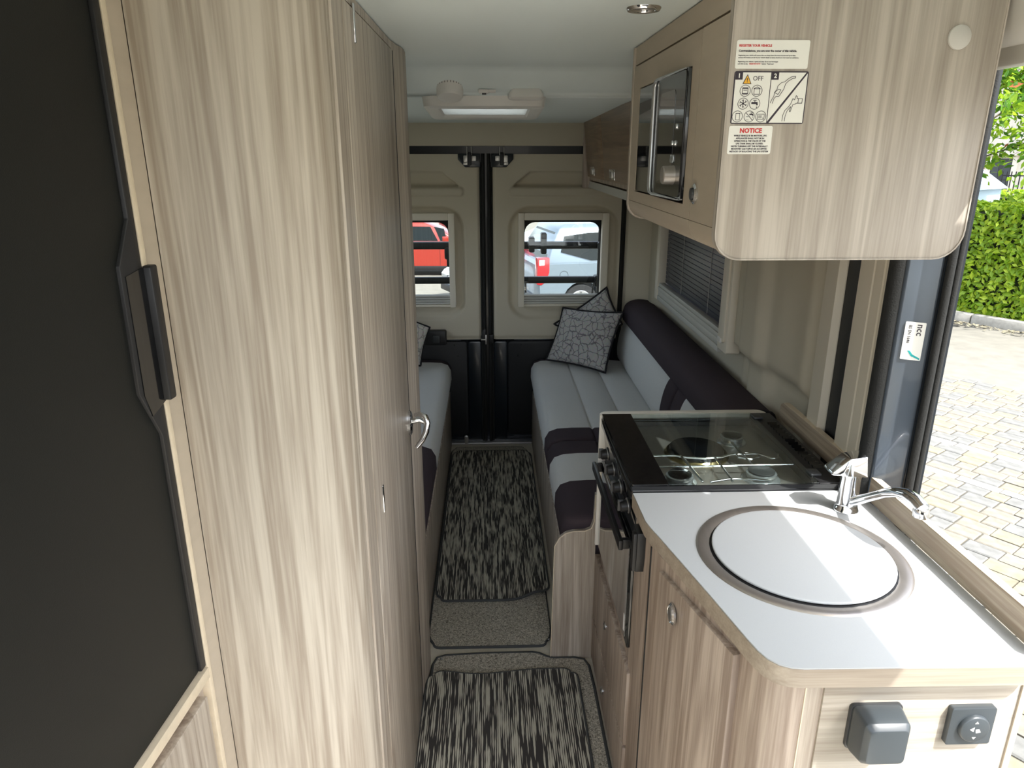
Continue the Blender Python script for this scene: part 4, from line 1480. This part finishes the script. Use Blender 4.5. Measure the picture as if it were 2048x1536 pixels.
def front_fn(u, v):
    a, c = cr(u, v)
    skew = -.035 * (1 - v) * (1 - u)
    return a + skew, c - .02 * v * math.exp(-((u - .35) / .25) ** 2), .004 * math.exp(-((u - .1) / .12) ** 2) * v


slab_grid('floor_mat', 'plain heather grey carpet mat lying under the dashed rear runner', 'mat', -.245, .216, 2.205, 4.08, .001, .010, 'carp', base_fn)
slab_grid('runner', 'long dashed charcoal runner between the two settees', 'runner', -.236, .232, 2.478, 4.00, .0125, .009, 'dash', rear_fn)
mat_slab('floor_mat', 'plain heather grey carpet mat lying under the dashed front runner', 'mat',
         [(-.245, 1.2), (.325, 1.2), (.342, 1.45), (.342, 1.98), (.338, 2.09), (.325, 2.122), (.29, 2.132), (.215, 2.132), (.19, 2.142), (.165, 2.160), (.14, 2.166), (-.03, 2.166), (-.175, 2.158), (-.205, 2.146), (-.218, 2.11), (-.225, 1.9)], .001, .011, 'carp')
slab_grid('runner', 'dashed charcoal runner in front of the kitchen drawers', 'runner', -.228, .290, 1.15, 2.065, .0125, .009, 'dash', front_fn)
for i, (x, y, z, l) in enumerate(((.207, 2.232, .0113, 'press stud at the corner of the plain rear carpet mat'), (-.19, 2.135, .0113, 'press stud at the corner of the plain front carpet mat'))):
    s = thing('press_stud', l, 'stud', (x, y, z))
    B().lathe([(.006, 0), (.005, .003), (.001, .004)], (x, y, z), (0, 0, 1), 12).build('stud', 'chrome', s, smooth=40)

# ================================================================== CEILING FITTINGS
rl = thing('rooflight', 'square rooflight with cream frame set in the ceiling', 'rooflight', (-.015, 2.83, 1.9))


def rl_ring(x0, x1, y0, y1, r, dz, absz=None):
    return [(x, y, (1.899 - (y - 2.62) * .052) + dz) for x, y in rr(x0, x1, y0, y1, r, 4)]


b = B()
b.loft([rl_ring(-.232, .200, 2.612, 3.06, .035, .05), rl_ring(-.226, .194, 2.620, 3.05, .035, .004), rl_ring(-.215, .183, 2.632, 3.035, .03, -.002),
        rl_ring(-.178, .148, 2.690, 2.985, .008, .001), rl_ring(-.168, .138, 2.70, 2.965, .006, .016), rl_ring(-.166, .136, 2.70, 2.96, .006, .05)], True, False)
b.build('frame', 'white', rl, smooth=30)
b = B()
b.add([(x, y, 1.899 - (y - 2.62) * .052 + .010) for x, y in ((-.172, 2.696), (.142, 2.696), (.142, 2.97), (-.172, 2.97))], [(0, 1, 2, 3)])
b.build('diffuser', 'diff', rl)
b = B()
b.loft([[(x, y, z) for x, y in rr(-.19 + i, .16 - i, 2.68 + i, 2.98 - i, .03, 4)] for i, z in ((0, 1.965), (.005, 2.01), (.03, 2.035))], True, True)
b.build('dome', 'diff', rl, smooth=40)

sm = thing('smoke_alarm', 'round white smoke alarm on the ceiling', 'alarm', (-.128, 2.56, 1.98))
ax = Vector((0, -.35, -1))
B().lathe([(.046, 0), (.047, .004), (.047, .014), (.045, .017), (.044, .040), (.040, .046), (.028, .049), (.001, .049)], (-.129, 2.565, 1.967), ax, 32).build('body', 'white', sm, smooth=35)
b = B()
av = ax.normalized()
for k in range(30):
    a = 2 * math.pi * k / 30
    c = Vector((-.129, 2.565, 1.967)) + av * .009
    u_ = Vector((1, 0, 0))
    v_ = av.cross(u_)
    p = c + (u_ * math.cos(a) + v_ * math.sin(a)) * .0468
    b.tube([p - av * .005, p + av * .005], .0011, 5)
b.build('vent_slots', 'dgrey', sm)
se = thing('ceiling_catch', 'small white plastic catch on the ceiling between the alarms', 'catch', (-.015, 2.56, 1.95))
B().prism(rr(-.034, .000, 1.938, 1.950, .003, 3), 'y', 2.545, 2.572).build('body', 'white', se, bevel=.002)
B().prism(rr(.000, .024, 1.941, 1.950, .002, 3), 'y', 2.550, 2.572).build('tab', 'white', se, bevel=.002)
B().box(-.022, -.008, 2.545, 2.56, 1.934, 1.939).build('slot', 'dgrey', se)
co = thing('gas_alarm', 'rectangular white gas alarm on the ceiling', 'alarm', (.124, 2.57, 1.95))
b = B()
b.loft([[(x, y, z) for x, y in rr(.078 - g, .172 + g, 2.553 - g, 2.600 + g, .012, 4)] for g, z in ((-.004, 1.962), (.004, 1.950), (.011, 1.936), (.012, 1.927), (.008, 1.921), (.0, 1.919))], True, True)
b.build('body', 'white', co, smooth=40)
B().box(.082, .168, 2.553, 2.60, 1.950, 1.956).build('shadow_gap', 'dgrey', co)
sd = thing('downlight', 'round chrome downlight in the ceiling', 'downlight', (.30, 1.515, 2.01))
B().lathe([(.034, 0), (.034, .003), (.031, .007), (.024, .006), (.022, .003), (.022, -.001)], (.300, 1.515, 2.0165), (0, 0, -1), 36).build('bezel', 'chrome', sd, smooth=40)
B().lathe([(.0225, 0), (.018, .002), (.001, .0025)], (.300, 1.515, 2.0150), (0, 0, -1), 28).build('lens', 'lens', sd, smooth=40)


# ================================================================== OUTSIDE, ATTACHED TO THE VAN
# sliding door, slid back along the outside
sdr = thing('sliding_door', 'dark sliding door slid back along the van side', 'door', (1.08, 2.8, -.3))
B().ring(rr(1.82, 4.15, -.25, 1.92, .05), rr(2.55, 3.85, .98, 1.60, .05), 'x', 1.06, 1.11).build('door_skin', 'navy', sdr, bevel=.004)
B().box(1.08, 1.085, 2.5, 3.9, .93, 1.65).build('pane', 'tint', sdr)

# cassette added out of view to cast the straight worktop shadow edge
aw = thing('added_awning', 'unseen cassette added above the sliding door to shade the worktop', 'added_awning', (1.06, -.2, 1.86))
B().prism([(1.02, 1.90), (1.03, 1.875), (1.06, 1.862), (1.10, 1.864), (1.105, 1.90), (1.095, 1.96), (1.05, 1.985), (1.02, 1.985)], 'y', -1.6, 1.08).build('cassette', 'white', aw, smooth=30)
B().box(.945, 1.032, -1.6, 1.0, 1.955, 2.05).build('sun_gap_rail', 'greyplastic', aw)  # added rail that blocks sun between cassette and roof
for y in (-1.6, 1.07):
    B().prism([(1.018, 1.90), (1.03, 1.872), (1.06, 1.860), (1.102, 1.862), (1.107, 1.90), (1.097, 1.962), (1.05, 1.988), (1.018, 1.988)], 'y', y - .004, y + .012).build('end_cap', 'greyplastic', aw)

# bicycle rack outside the rear doors
br_ = thing('bicycle_rack', 'dark bicycle rack bars outside the rear windows', 'bicycle rack', (0, 4.36, .3))
for z0, z1 in ((1.192, 1.237), (.982, 1.024)):
    B().prism(rr(4.345, 4.385, z0, z1, .012, 3), 'x', -.74, .70).build('cross_bar', 'blk', br_, smooth=30)
for x in (.668, -.70):
    B().tube([(x, 4.37, .35), (x, 4.37, 1.335), (x, 4.30, 1.42), (x, 4.21, 1.45)], .010, 8).build('upright', 'blk', br_, smooth=50)
for x, z0, z1 in ((.252, 1.175, 1.265), (.325, 1.165, 1.29), (-.246, 1.09, 1.20)):
    B().prism(rr(x - .017, x + .017, z0, z1, .008, 3), 'y', 4.325, 4.395).build('clamp', 'blk', br_, bevel=.004)
B().prism(rr(-.275, -.22, 1.135, 1.205, .012, 3), 'y', 4.32, 4.40).build('clamp', 'blk', br_, bevel=.004)
B().prism(rr(.650, .69, 1.19, 1.235, .01, 3), 'y', 4.32, 4.40).build('clamp', 'blk', br_, bevel=.004)
B().prism(rr(.640, .675, .965, 1.03, .01, 3), 'y', 4.33, 4.40).build('clamp', 'blk', br_, bevel=.004)
B().tube([(.644, 4.33, 1.0), (.63, 4.33, .96), (.628, 4.33, .92)], .006, 6).build('strap', 'blk', br_, smooth=50)
B().tube([(.215, 4.33, 1.0), (.216, 4.33, .93)], .006, 6).build('strap', 'blk', br_, smooth=50)

# ================================================================== GROUND
GZ = -.60


def gz(x, y):
    return GZ - .055 * max(0, y - 5) * (1 - ss(2.5, 5.0, x - max(0, (y - 8)) * .9))


b = B()
gxs = [-40, -20, -10, -6, -3, -1, 1, 2, 3, 4, 5, 6, 8, 10, 13, 17, 22, 30, 45]
gys = [-30, -15, -6, -2, 0, 2, 4, 5, 6, 7, 8, 9, 10, 11, 12, 13, 14, 16, 18, 20, 24, 30, 45, 60]
vs = [(x, y, gz(x, y) - .012) for x in gxs for y in gys]
n_ = len(gys)
b.add(vs, [(i * n_ + j, (i + 1) * n_ + j, (i + 1) * n_ + j + 1, i * n_ + j + 1) for i in range(len(gxs) - 1) for j in range(n_ - 1)])
gd = struct('ground', (0, 0, -.62), 'pale paved yard around the van')
b.build('paved_surface', 'tarmac', gd, smooth=80)

UX = Vector((.58, -.815, 0)).normalized()
VX = Vector((.815, .58, 0)).normalized()


def uv(u, v, z=GZ):
    p = UX * u + VX * v
    return Vector((p.x, p.y, z))


pv = struct('pavement', tuple(uv(-2, 6)), 'block paved drive beside the van')
# a joint bed under the blocks
b = B()
b.add([uv(-9, 2.2, GZ - .008), uv(3, 2.2, GZ - .008), uv(3, 8.4, GZ - .008), uv(-9, 8.4, GZ - .008)], [(0, 1, 2, 3)])
b.build('joint_bed', 'joint', pv)
PM = {}


def paver_mesh(l, wd, mt):
    key = (round(l, 3), round(wd, 3), mt)
    if key not in PM:
        t = B()
        e = .008
        h = .0
        r0 = [(-l / 2, -wd / 2, -.03), (l / 2, -wd / 2, -.03), (l / 2, wd / 2, -.03), (-l / 2, wd / 2, -.03)]
        r1 = [(p[0], p[1], -.006) for p in r0]
        r2 = [(p[0] * (1 - 2 * e / l), p[1] * (1 - 2 * e / wd), 0) for p in r0]
        t.loft([r0, r1, r2])
        o = t.build('paver', mt, None)
        me = o.data
        bpy.data.objects.remove(o)
        PM[key] = me
    return PM[key]


rot = math.atan2(UX.y, UX.x)
cells = []
v = 2.3
row = 0
while v < 8.3:
    wd = .10 if row in (23, 28) else .145
    u = -8.8 + random.random() * .15
    while u < 2.8:
        l = .30 if row in (23, 28) else random.choice((.13, .175, .215))
        mt = 'pale' if row in (23, 28) else random.choice(('paver', 'paver', 'paver2', 'paver3'))
        cells.append((u + l / 2, v + wd / 2, l - .008, wd - .008, mt))
        u += l
    v += wd
    row += 1


def rank(c):
    p = uv(c[0], c[1])
    d = Vector((p.x, p.y, GZ)) - Vector((0, 0, CAMZ))
    dirx = p.x / max(p.y, .01)
    # visible wedge through the door opening: x/y between .63 and .80
    off = 0 if .645 < dirx < .83 else 50
    return off + d.length


cells.sort(key=rank)
for c in cells[:300]:
    me = paver_mesh(c[2], c[3], c[4])
    o = bpy.data.objects.new('paver', me)
    COL.objects.link(o)
    p = uv(c[0], c[1], GZ + random.uniform(-.002, .002))
    o.location = p - Vector(pv.location)
    o.rotation_euler = (random.uniform(-.008, .008), random.uniform(-.008, .008), rot)
    o.parent = pv
for mt in ('paver', 'paver2', 'paver3', 'pale'):
    b = B()
    for c in cells[300:]:
        if c[4] != mt:
            continue
        l, wd = c[2], c[3]
        q = [uv(c[0] + a * l / 2, c[1] + d * wd / 2, GZ) for a, d in ((-1, -1), (1, -1), (1, 1), (-1, 1))]
        qb = [p - Vector((0, 0, .02)) for p in q]
        b.add(q + qb, [(0, 1, 2, 3), (0, 4, 5, 1), (1, 5, 6, 2), (2, 6, 7, 3), (3, 7, 4, 0)])
    o = b.build('pavers', mt, pv)
    o['kind'] = 'stuff'

# kerb stones
for k in range(9):
    u0 = -8.6 + k * .92
    kb = []
    for du, dv, z in ((0, 0, GZ - .05), (.905, 0, GZ - .05), (.905, .15, GZ - .05), (0, .15, GZ - .05), (0, .01, GZ + .125), (.905, .01, GZ + .125), (.905, .15, GZ + .125), (0, .15, GZ + .125)):
        kb.append(uv(u0 + du, 11.36 + dv, z))
    b = B().add(kb, [(0, 1, 2, 3), (4, 5, 6, 7), (0, 1, 5, 4), (1, 2, 6, 5), (2, 3, 7, 6), (3, 0, 4, 7)])
    b.build('kerb_stone', 'kerb', pv, bevel=.012)


# ------------------------------------------------------------------ planting
def leaf(b, p, s, n, up):
    t = n.cross(up)
    if t.length < 1e-4:
        t = Vector((1, 0, 0))
    t.normalize()
    q = n.cross(t).normalized()
    # a folded kite: two triangles with a crease
    a, c, d, e = p + q * s, p + t * s * .5 + n * s * .12, p - q * s, p - t * s * .5 + n * s * .12
    b.add([a, c, d, e], [(0, 1, 2), (0, 2, 3)])


def rnd():
    return Vector((random.gauss(0, 1), random.gauss(0, 1), random.gauss(0, 1))).normalized()


def hedge(name, label, u0, u1, v0, v1, z0, z1, count, size, inner='hedgein'):
    root = thing(name, label, 'hedge', tuple(uv((u0 + u1) / 2, (v0 + v1) / 2, z0)))
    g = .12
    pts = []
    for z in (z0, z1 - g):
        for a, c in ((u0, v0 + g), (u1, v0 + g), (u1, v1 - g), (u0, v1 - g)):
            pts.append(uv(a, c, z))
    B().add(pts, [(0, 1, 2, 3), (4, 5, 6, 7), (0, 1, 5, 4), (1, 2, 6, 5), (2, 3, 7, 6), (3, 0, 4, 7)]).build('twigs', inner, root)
    bs2 = {'leaf': B(), 'leaf2': B()}
    for k in range(count):
        r = random.random()
        if r < .62:
            p = uv(random.uniform(u0, u1), v0 + random.uniform(-.03, .10), random.uniform(z0 + .02, z1))
            n = -VX
        elif r < .95:
            p = uv(random.uniform(u0, u1), random.uniform(v0, v1), z1 + random.uniform(-.07, .03))
            n = Vector((0, 0, 1))
        else:
            p = uv(u0 + random.uniform(-.03, .05), random.uniform(v0, v1), random.uniform(z0, z1))
            n = -UX
        n = (n * 1.1 + rnd() * .8 + Vector((0, 0, .35))).normalized()
        leaf(bs2['leaf2' if random.random() < .45 else 'leaf'], p, size * random.uniform(.7, 1.2), n, rnd())
    for m_, bb in bs2.items():
        o = bb.build('leaves', m_, root)
        o['kind'] = 'stuff'
    return root


hedge('hedge', 'clipped bright green hedge behind the kerb beside the drive', -8.0, -1.5, 11.60, 12.9, GZ - .02, 1.02, 15000, .055)
hedge('hedge', 'second lower hedge farther back below the house', -14.5, -5.5, 17.3, 18.6, GZ, .96, 6000, .08)
# dry leaves swept against the kerb
dl = thing('leaf_litter', 'dry leaf litter swept along the kerb', 'leaves', tuple(uv(-4, 11.2)))
dl['kind'] = 'stuff'
b = B()
for k in range(500):
    p = uv(random.uniform(-7, -1.5), 11.33 - abs(random.gauss(0, .10)), GZ + .006)
    leaf(b, p, random.uniform(.02, .05), (Vector((0, 0, 1)) + rnd() * .4).normalized(), rnd())
b.build('dry_leaves', 'paver3', dl)['kind'] = 'stuff'

# tree over the drive
tree = thing('tree', 'leafy sunlit tree overhanging the hedge', 'tree', (11.0, 11.5, GZ))
b = B()
b.tube([(11.0, 11.5, GZ), (10.9, 11.5, 1.5), (10.6, 11.4, 3.2), (10.2, 11.2, 5.2)], [.17, .14, .10, .05], 10)
b.build('trunk', 'bark', tree, smooth=60)
random.seed(21)
tips = []
for k in range(26):
    z = random.uniform(1.9, 4.6)
    base = Vector((10.9 - (z - 1.5) * .15, 11.45, z))
    a = math.radians(random.uniform(110, 300))
    L_ = random.uniform(2.2, 4.4)
    end = base + Vector((math.cos(a) * L_, math.sin(a) * L_, random.uniform(-.6, .6)))
    if k % 2:
        end = Vector((random.uniform(5.9, 8.2), random.uniform(8.6, 11.2), random.uniform(1.75, 3.3)))
    mid = base.lerp(end, .5) + Vector((0, 0, .35))
    b = B()
    b.tube([base, mid, end], [.035, .02, .008], 6)
    b.build('branch', 'bark', tree, smooth=60)
    tips.append((base, mid, end))
lv = {'tleaf': B(), 'tleaf2': B(), 'dead': B()}
for k in range(20000):
    base, mid, end = random.choice(tips)
    t = random.uniform(.25, 1.08)
    p = base.lerp(mid, t * 2) if t < .5 else mid.lerp(end, t * 2 - 1)
    p = p + rnd() * random.uniform(.05, .55)
    m_ = 'tleaf' if random.random() < .66 else 'tleaf2'
    if random.random() < .015:
        m_ = 'dead'
    leaf(lv[m_], p, random.uniform(.04, .08), (Vector((0, 0, .9)) + rnd()).normalized(), rnd())
for m_, bb in lv.items():
    o = bb.build('foliage', m_, tree)
    o['kind'] = 'stuff'

# house beyond the hedges
hs = thing('house', 'cream rendered house with dark panelled door beyond the hedges', 'house', (28, 38, GZ))


def hbox(u0, u1, v0, v1, z0, z1):
    pts = [uv(a, c, z) for z in (z0, z1) for a, c in ((u0, v0), (u1, v0), (u1, v1), (u0, v1))]
    return B().add(pts, [(0, 1, 2, 3), (4, 5, 6, 7), (0, 1, 5, 4), (1, 2, 6, 5), (2, 3, 7, 6), (3, 0, 4, 7)])


HV = 45.0
hbox(-30.0, -6.0, HV, HV + 8, GZ - .3, 7.2).build('wall', 'render_', hs)
hbox(-30.3, -5.7, HV - .3, HV + 8.3, 7.2, 7.6).build('eaves', 'slateroof', hs)
for i, uu in enumerate((-15.85,)):
    dd = hbox(uu - .5, uu + .5, HV - .05, HV + .02, -.5, 1.45).build('front_door', 'dgrey', hs)
    for a in (-.28, .28):
        for z0, z1 in ((-.35, .3), (.4, 1.3)):
            hbox(uu + a - .17, uu + a + .17, HV - .07, HV - .05, z0, z1).build('door_panel', 'slate', dd)
    hbox(uu - .72, uu - .5, HV - .12, HV, -.6, 1.6).build('door_pilaster', 'frame', hs)
    hbox(uu + .5, uu + .72, HV - .12, HV, -.6, 1.6).build('door_pilaster', 'frame', hs)
    hbox(uu - .95, uu + .95, HV - .3, HV, 1.6, 1.85).build('door_hood', 'render_', hs)
for uu in (-22.0, -19.0, -12.2):
    wn = hbox(uu - .5, uu + .5, HV - .03, HV + .03, .7, 2.2).build('window', 'white', hs)
    for a in (-.24, .24):
        for z0, z1 in ((.78, 1.42), (1.5, 2.12)):
            hbox(uu + a - .2, uu + a + .2, HV - .05, HV - .03, z0, z1).build('pane', 'cargl', wn)
rg = thing('railing', 'black metal railing in front of the house door', 'railing', tuple(uv(-14, 42.6, GZ)))
hbox(-14.9, -10.0, 42.56, 42.62, .62, .68).build('top_rail', 'blk', rg)
hbox(-14.9, -10.0, 42.56, 42.62, -.45, -.40).build('bottom_rail', 'blk', rg)
for k in range(26):
    u0 = -14.9 + k * .194
    hbox(u0, u0 + .045, 42.57, 42.61, -.6, .85).build('baluster', 'blk', rg)
# pale blue garden shed
sh = thing('shed', 'pale blue boarded shed behind the hedge', 'shed', tuple(uv(-5.8, 14.6, GZ)))
u0, u1, v0, v1 = -7.0, -5.42, 14.0, 15.6
hbox(u0, u1, v0, v1, GZ, 1.15).build('wall', 'bluewood', sh)
gb = [uv(u0 - .08, v0 - .1, 1.12), uv(u1 + .08, v0 - .1, 1.12), uv((u0 + u1) / 2, v0 - .1, 1.72), uv(u0 - .08, v1 + .1, 1.12), uv(u1 + .08, v1 + .1, 1.12), uv((u0 + u1) / 2, v1 + .1, 1.72)]
B().add(gb, [(0, 1, 2), (3, 5, 4), (0, 2, 5, 3), (1, 4, 5, 2), (0, 3, 4, 1)]).build('roof', 'bluewood', sh)
for k in range(7):
    uu = u0 + .1 + k * .2
    hbox(uu, uu + .185, v0 - .02, v0, GZ, 1.1).build('board', 'bluewood', sh)


# ================================================================== PARKED CARS
def car(label, loc, yaw, paint, L_=4.2, W_=1.75, H_=1.6, kind='mpv', plate=None, grp=None):
    """car pointing along +x in its own space, ground at z=0; built in world space through a matrix"""
    T = Matrix.Translation(loc) @ Matrix.Rotation(yaw, 4, 'Z')
    root = thing('car', label, 'car', loc, grp)
    hw = W_ / 2
    wr_, ax1, ax2 = .315, .78, L_ - .82
    belt = .98 if kind == 'mpv' else .92

    def arch(cx):
        return [(cx + .37 * math.cos(math.radians(a)), .315 + .37 * math.sin(math.radians(a))) for a in range(200, -21, -20)]
    # lower body outline, side view (x,z), rear at x=0
    low = [(.02, .30), (.0, .62), (.03, .95), (.10, belt + .02), (L_ - 1.15, belt), (L_ - .35, belt - .16), (L_ - .06, belt - .30), (L_, .55), (L_ - .03, .26)]
    under = [(ax2 + .37, .22)] + [p for p in reversed(arch(ax2))][1:-1] + [(ax2 - .37, .20), (ax1 + .37, .20)] + [p for p in reversed(arch(ax1))][1:-1] + [(ax1 - .37, .24)]
    prof_ = low + under

    def side(y, k):
        cx, cz = L_ / 2, .62
        return [((x - cx) * (1 - k) + cx, y, (z - cz) * (1 - k * 1.2) + cz) for x, z in prof_]
    b = B()
    b.loft([side(-hw, .018), side(-hw + .05, .004), side(-hw * .55, 0), side(hw * .55, 0), side(hw - .05, .004), side(hw, .018)])
    b.xf(T).build('body', paint, root, smooth=35)
    # greenhouse
    rs, re = (.16, L_ - 1.15) if kind == 'mpv' else (.25, L_ - 1.2)
    tops = (.42, L_ - 2.05) if kind == 'mpv' else (.75, L_ - 2.1)

    def gh(y_b, y_t, inset):
        b0 = [(rs, -y_b, belt), (re, -y_b, belt), (re, y_b, belt), (rs, y_b, belt)]
        m1 = [(rs + (tops[0] - rs) * .5, -(y_b * .5 + y_t * .5), (belt + H_) / 2 + .03), (re + (tops[1] - re) * .5, -(y_b * .5 + y_t * .5), (belt + H_) / 2 + .03), (re + (tops[1] - re) * .5, y_b * .5 + y_t * .5, (belt + H_) / 2 + .03), (rs + (tops[0] - rs) * .5, y_b * .5 + y_t * .5, (belt + H_) / 2 + .03)]
        t0 = [(tops[0], -y_t, H_ - .06), (tops[1], -y_t, H_ - .06), (tops[1], y_t, H_ - .06), (tops[0], y_t, H_ - .06)]
        t1 = [(tops[0] + .12, -y_t + .10, H_), (tops[1] - .12, -y_t + .10, H_), (tops[1] - .12, y_t - .10, H_), (tops[0] + .12, y_t - .10, H_)]
        return [b0, m1, t0, t1]
    b = B()
    b.loft(gh(hw - .03, hw - .22, 0))
    b.xf(T).build('cabin', paint, root, bevel=.03, seg=2, smooth=50)
    # side glass
    for s in (-1, 1):
        def gpt(x, z, o=.006):
            f = (z - belt) / (H_ - .06 - belt)
            y = (hw - .03) * (1 - f) + (hw - .22) * f
            mid_ = .012 * math.sin(math.pi * max(0, min(1, f)))
            return (x, s * (y + o * 3 + mid_), z)
        zt = H_ - .14
        panes = ([(.42, belt + .20), (.95, belt + .05), (1.42, belt + .05), (1.42, zt), (.95, zt), (.50, zt - .05)], [(1.50, belt + .03), (L_ - 1.55, belt + .03), (L_ - 1.98, zt - .03), (1.50, zt)]) if kind == 'mpv' else \
            ([(.62, belt + .05), (1.35, belt + .04), (1.35, zt), (.92, zt - .02)], [(1.42, belt + .04), (2.35, belt + .04), (2.15, zt - .01), (1.42, zt)], [(2.42, belt + .04), (L_ - 1.5, belt + .04), (2.5, zt - .06), (2.25, zt - .01)])
        for pz in panes:
            b = B()
            b.loft([[gpt(x, z, -.02) for x, z in pz], [gpt(x, z) for x, z in pz]])
            b.xf(T).build('side_window', 'cargl', root)
        # door shut lines and handle
        for x in ((1.46, 2.45) if kind == 'mpv' else (1.3, 2.4)):
            b = B()
            b.tube([(x, s * (hw + .0005), z) for z in (.32, .6, .95)], .004, 5)
            b.xf(T).build('shut_line', 'blk', root)
        b = B()
        b.box(1.6, 1.78, s * (hw + .002) - .012, s * (hw + .002) + .012, .80, .825)
        b.xf(T).build('door_handle', paint, root, bevel=.005)
        # wheels
        for cx in (ax1, ax2):
            yy = s * (hw - .02)
            t = B().lathe([(.20, -.10), (.30, -.10), (.313, -.08), (.313, .08 - .0), (.30, .10), (.215, .10), (.21, .06)], (cx, s * (hw - .12), .313), (0, s, 0), 30)
            wh = t.xf(T).build('tyre', 'tyre', root, smooth=40)
            t = B().lathe([(.21, .085), (.195, .088), (.19, .05), (.001, .05)], (cx, s * (hw - .12), .313), (0, s, 0), 30)
            t.xf(T).build('rim', 'alloy', wh, smooth=40)
            for q_ in range(5):
                a = q_ * 2 * math.pi / 5 + .3
                c0 = Vector((cx, s * (hw - .035), .313))
                dv = Vector((math.cos(a), 0, math.sin(a)))
                pv_ = Vector((-math.sin(a), 0, math.cos(a)))
                t = B()
                t.add([c0 + pv_ * .035, c0 - pv_ * .035, c0 + dv * .195 - pv_ * .022, c0 + dv * .195 + pv_ * .022] + [p - Vector((0, s * .03, 0)) for p in (c0 + pv_ * .035, c0 - pv_ * .035, c0 + dv * .195 - pv_ * .022, c0 + dv * .195 + pv_ * .022)],
                      [(0, 1, 2, 3), (4, 5, 6, 7), (0, 1, 5, 4), (1, 2, 6, 5), (2, 3, 7, 6), (3, 0, 4, 7)])
                t.xf(T).build('spoke', 'alloy', wh)
        # arch lining
        # lamps
        ya, yb = sorted((s * (hw - .16), s * (hw + .010)))
        b = B()
        b.prism([(-.02, .66), (.06, .64), (.15, .70), (.20, .86), (.20, 1.10), (.0, 1.10)], 'y', ya, yb)
        tl_ = b.xf(T).build('tail_lamp', 'tail', root, bevel=.012)
        ya, yb = sorted((s * (hw - .12), s * (hw + .014)))
        b = B()
        b.prism([(.02, .98), (.11, .98), (.11, 1.07), (.02, 1.07)], 'y', ya, yb)
        b.xf(T).build('reverse_lamp', 'sticker', tl_)
        b = B()
        b.loft([[(L_ - .55, s * (hw - .02), .70), (L_ - .10, s * (hw - .16), .66), (L_ - .06, s * (hw - .17), .54), (L_ - .2, s * (hw - .05), .54)],
                [(L_ - .55, s * (hw - .30), .74), (L_ - .12, s * (hw - .42), .68), (L_ - .02, s * (hw - .42), .55), (L_ - .02, s * (hw - .30), .54)]])
        b.xf(T).build('head_lamp', 'glass' if False else 'alloy', root, bevel=.01)
        b = B()
        b.box(L_ - 1.62, L_ - 1.45, s * (hw + .02) - .05, s * (hw + .02) + .08 * s + .05, belt + .02, belt + .16)
        b.xf(T).build('wing_mirror', paint, root, bevel=.03)
    # fuel cap on the right side
    if kind == 'mpv':
        b = B()
        b.ring([(.46 + .075 * math.cos(a), .80 + .075 * math.sin(a)) for a in [2 * math.pi * k / 24 for k in range(24)]],
               [(.46 + .069 * math.cos(a), .80 + .069 * math.sin(a)) for a in [2 * math.pi * k / 24 for k in range(24)]], 'y', -hw - .003, -hw + .02)
        b.xf(T).build('fuel_cap', 'slate', root)
    # rear and front glass, bumpers, plates
    b = B()
    f = .2
    b.loft([[(rs + (tops[0] - rs) * q - .012, y, belt + (H_ - .06 - belt) * q) for y, q in ((-hw + .16, .12), (hw - .16, .12), (hw - .28, .88), (-hw + .28, .88))],
            [(rs + (tops[0] - rs) * q + .02, y, belt + (H_ - .06 - belt) * q) for y, q in ((-hw + .16, .12), (hw - .16, .12), (hw - .28, .88), (-hw + .28, .88))]])
    b.xf(T).build('rear_screen', 'cargl', root)
    b = B()
    b.loft([[(re + (tops[1] - re) * q + .012, y, belt + (H_ - .06 - belt) * q) for y, q in ((-hw + .12, .08), (hw - .12, .08), (hw - .27, .9), (-hw + .27, .9))],
            [(re + (tops[1] - re) * q - .02, y, belt + (H_ - .06 - belt) * q) for y, q in ((-hw + .12, .08), (hw - .12, .08), (hw - .27, .9), (-hw + .27, .9))]])
    b.xf(T).build('windscreen', 'cargl', root)
    b = B()
    b.box(-.03, .25, -hw - .004, hw + .004, .26, .44)
    b.xf(T).build('rear_bumper', 'slate' if kind == 'mpv' else 'blk', root, bevel=.03)
    b = B()
    b.box(L_ - .3, L_ + .03, -hw + .06, hw - .06, .22, .36)
    b.xf(T).build('front_bumper', 'blk', root, bevel=.03)
    b = B()
    b.box(L_ - .1, L_ + .012, -.42, .42, .40, .56)
    b.xf(T).build('grille', 'blk', root, bevel=.01)
    for s in (-1, 1):
        b = B()
        b.box(ax1 + .40, ax2 - .40, s * hw - .03, s * hw + .012, .19, .30)
        b.xf(T).build('side_skirt', 'blk', root, bevel=.01)
    if plate:
        b = B()
        b.box(L_ + .01, L_ + .045, -.26, .26, .44, .56)
        pl = b.xf(T).build('number_plate', 'sticker', root)
        mt_ = T @ Matrix.Translation((L_ + .047, 0, .50)) @ Matrix.Rotation(math.radians(90), 4, 'Z') @ FX
        text(plate, .10, 'ink', root, mt_, .003, 'CENTER')
    return root


def gpos(x, y):
    return (x, y, gz(x, y))


car('silver people carrier parked outside the right rear window', gpos(.62, 12.7), math.radians(12), 'silver', 4.05, 1.70, 1.62, 'mpv')
car('red hatchback parked beyond the left rear window', gpos(-3.7, 20.0), math.radians(-2), 'carred', 4.1, 1.74, 1.46, 'hatch')
car('white small car facing the van beyond the left rear window', gpos(2.65, 15.75), math.radians(-155), 'carwhite', 3.7, 1.65, 1.45, 'hatch', 'ND PT')
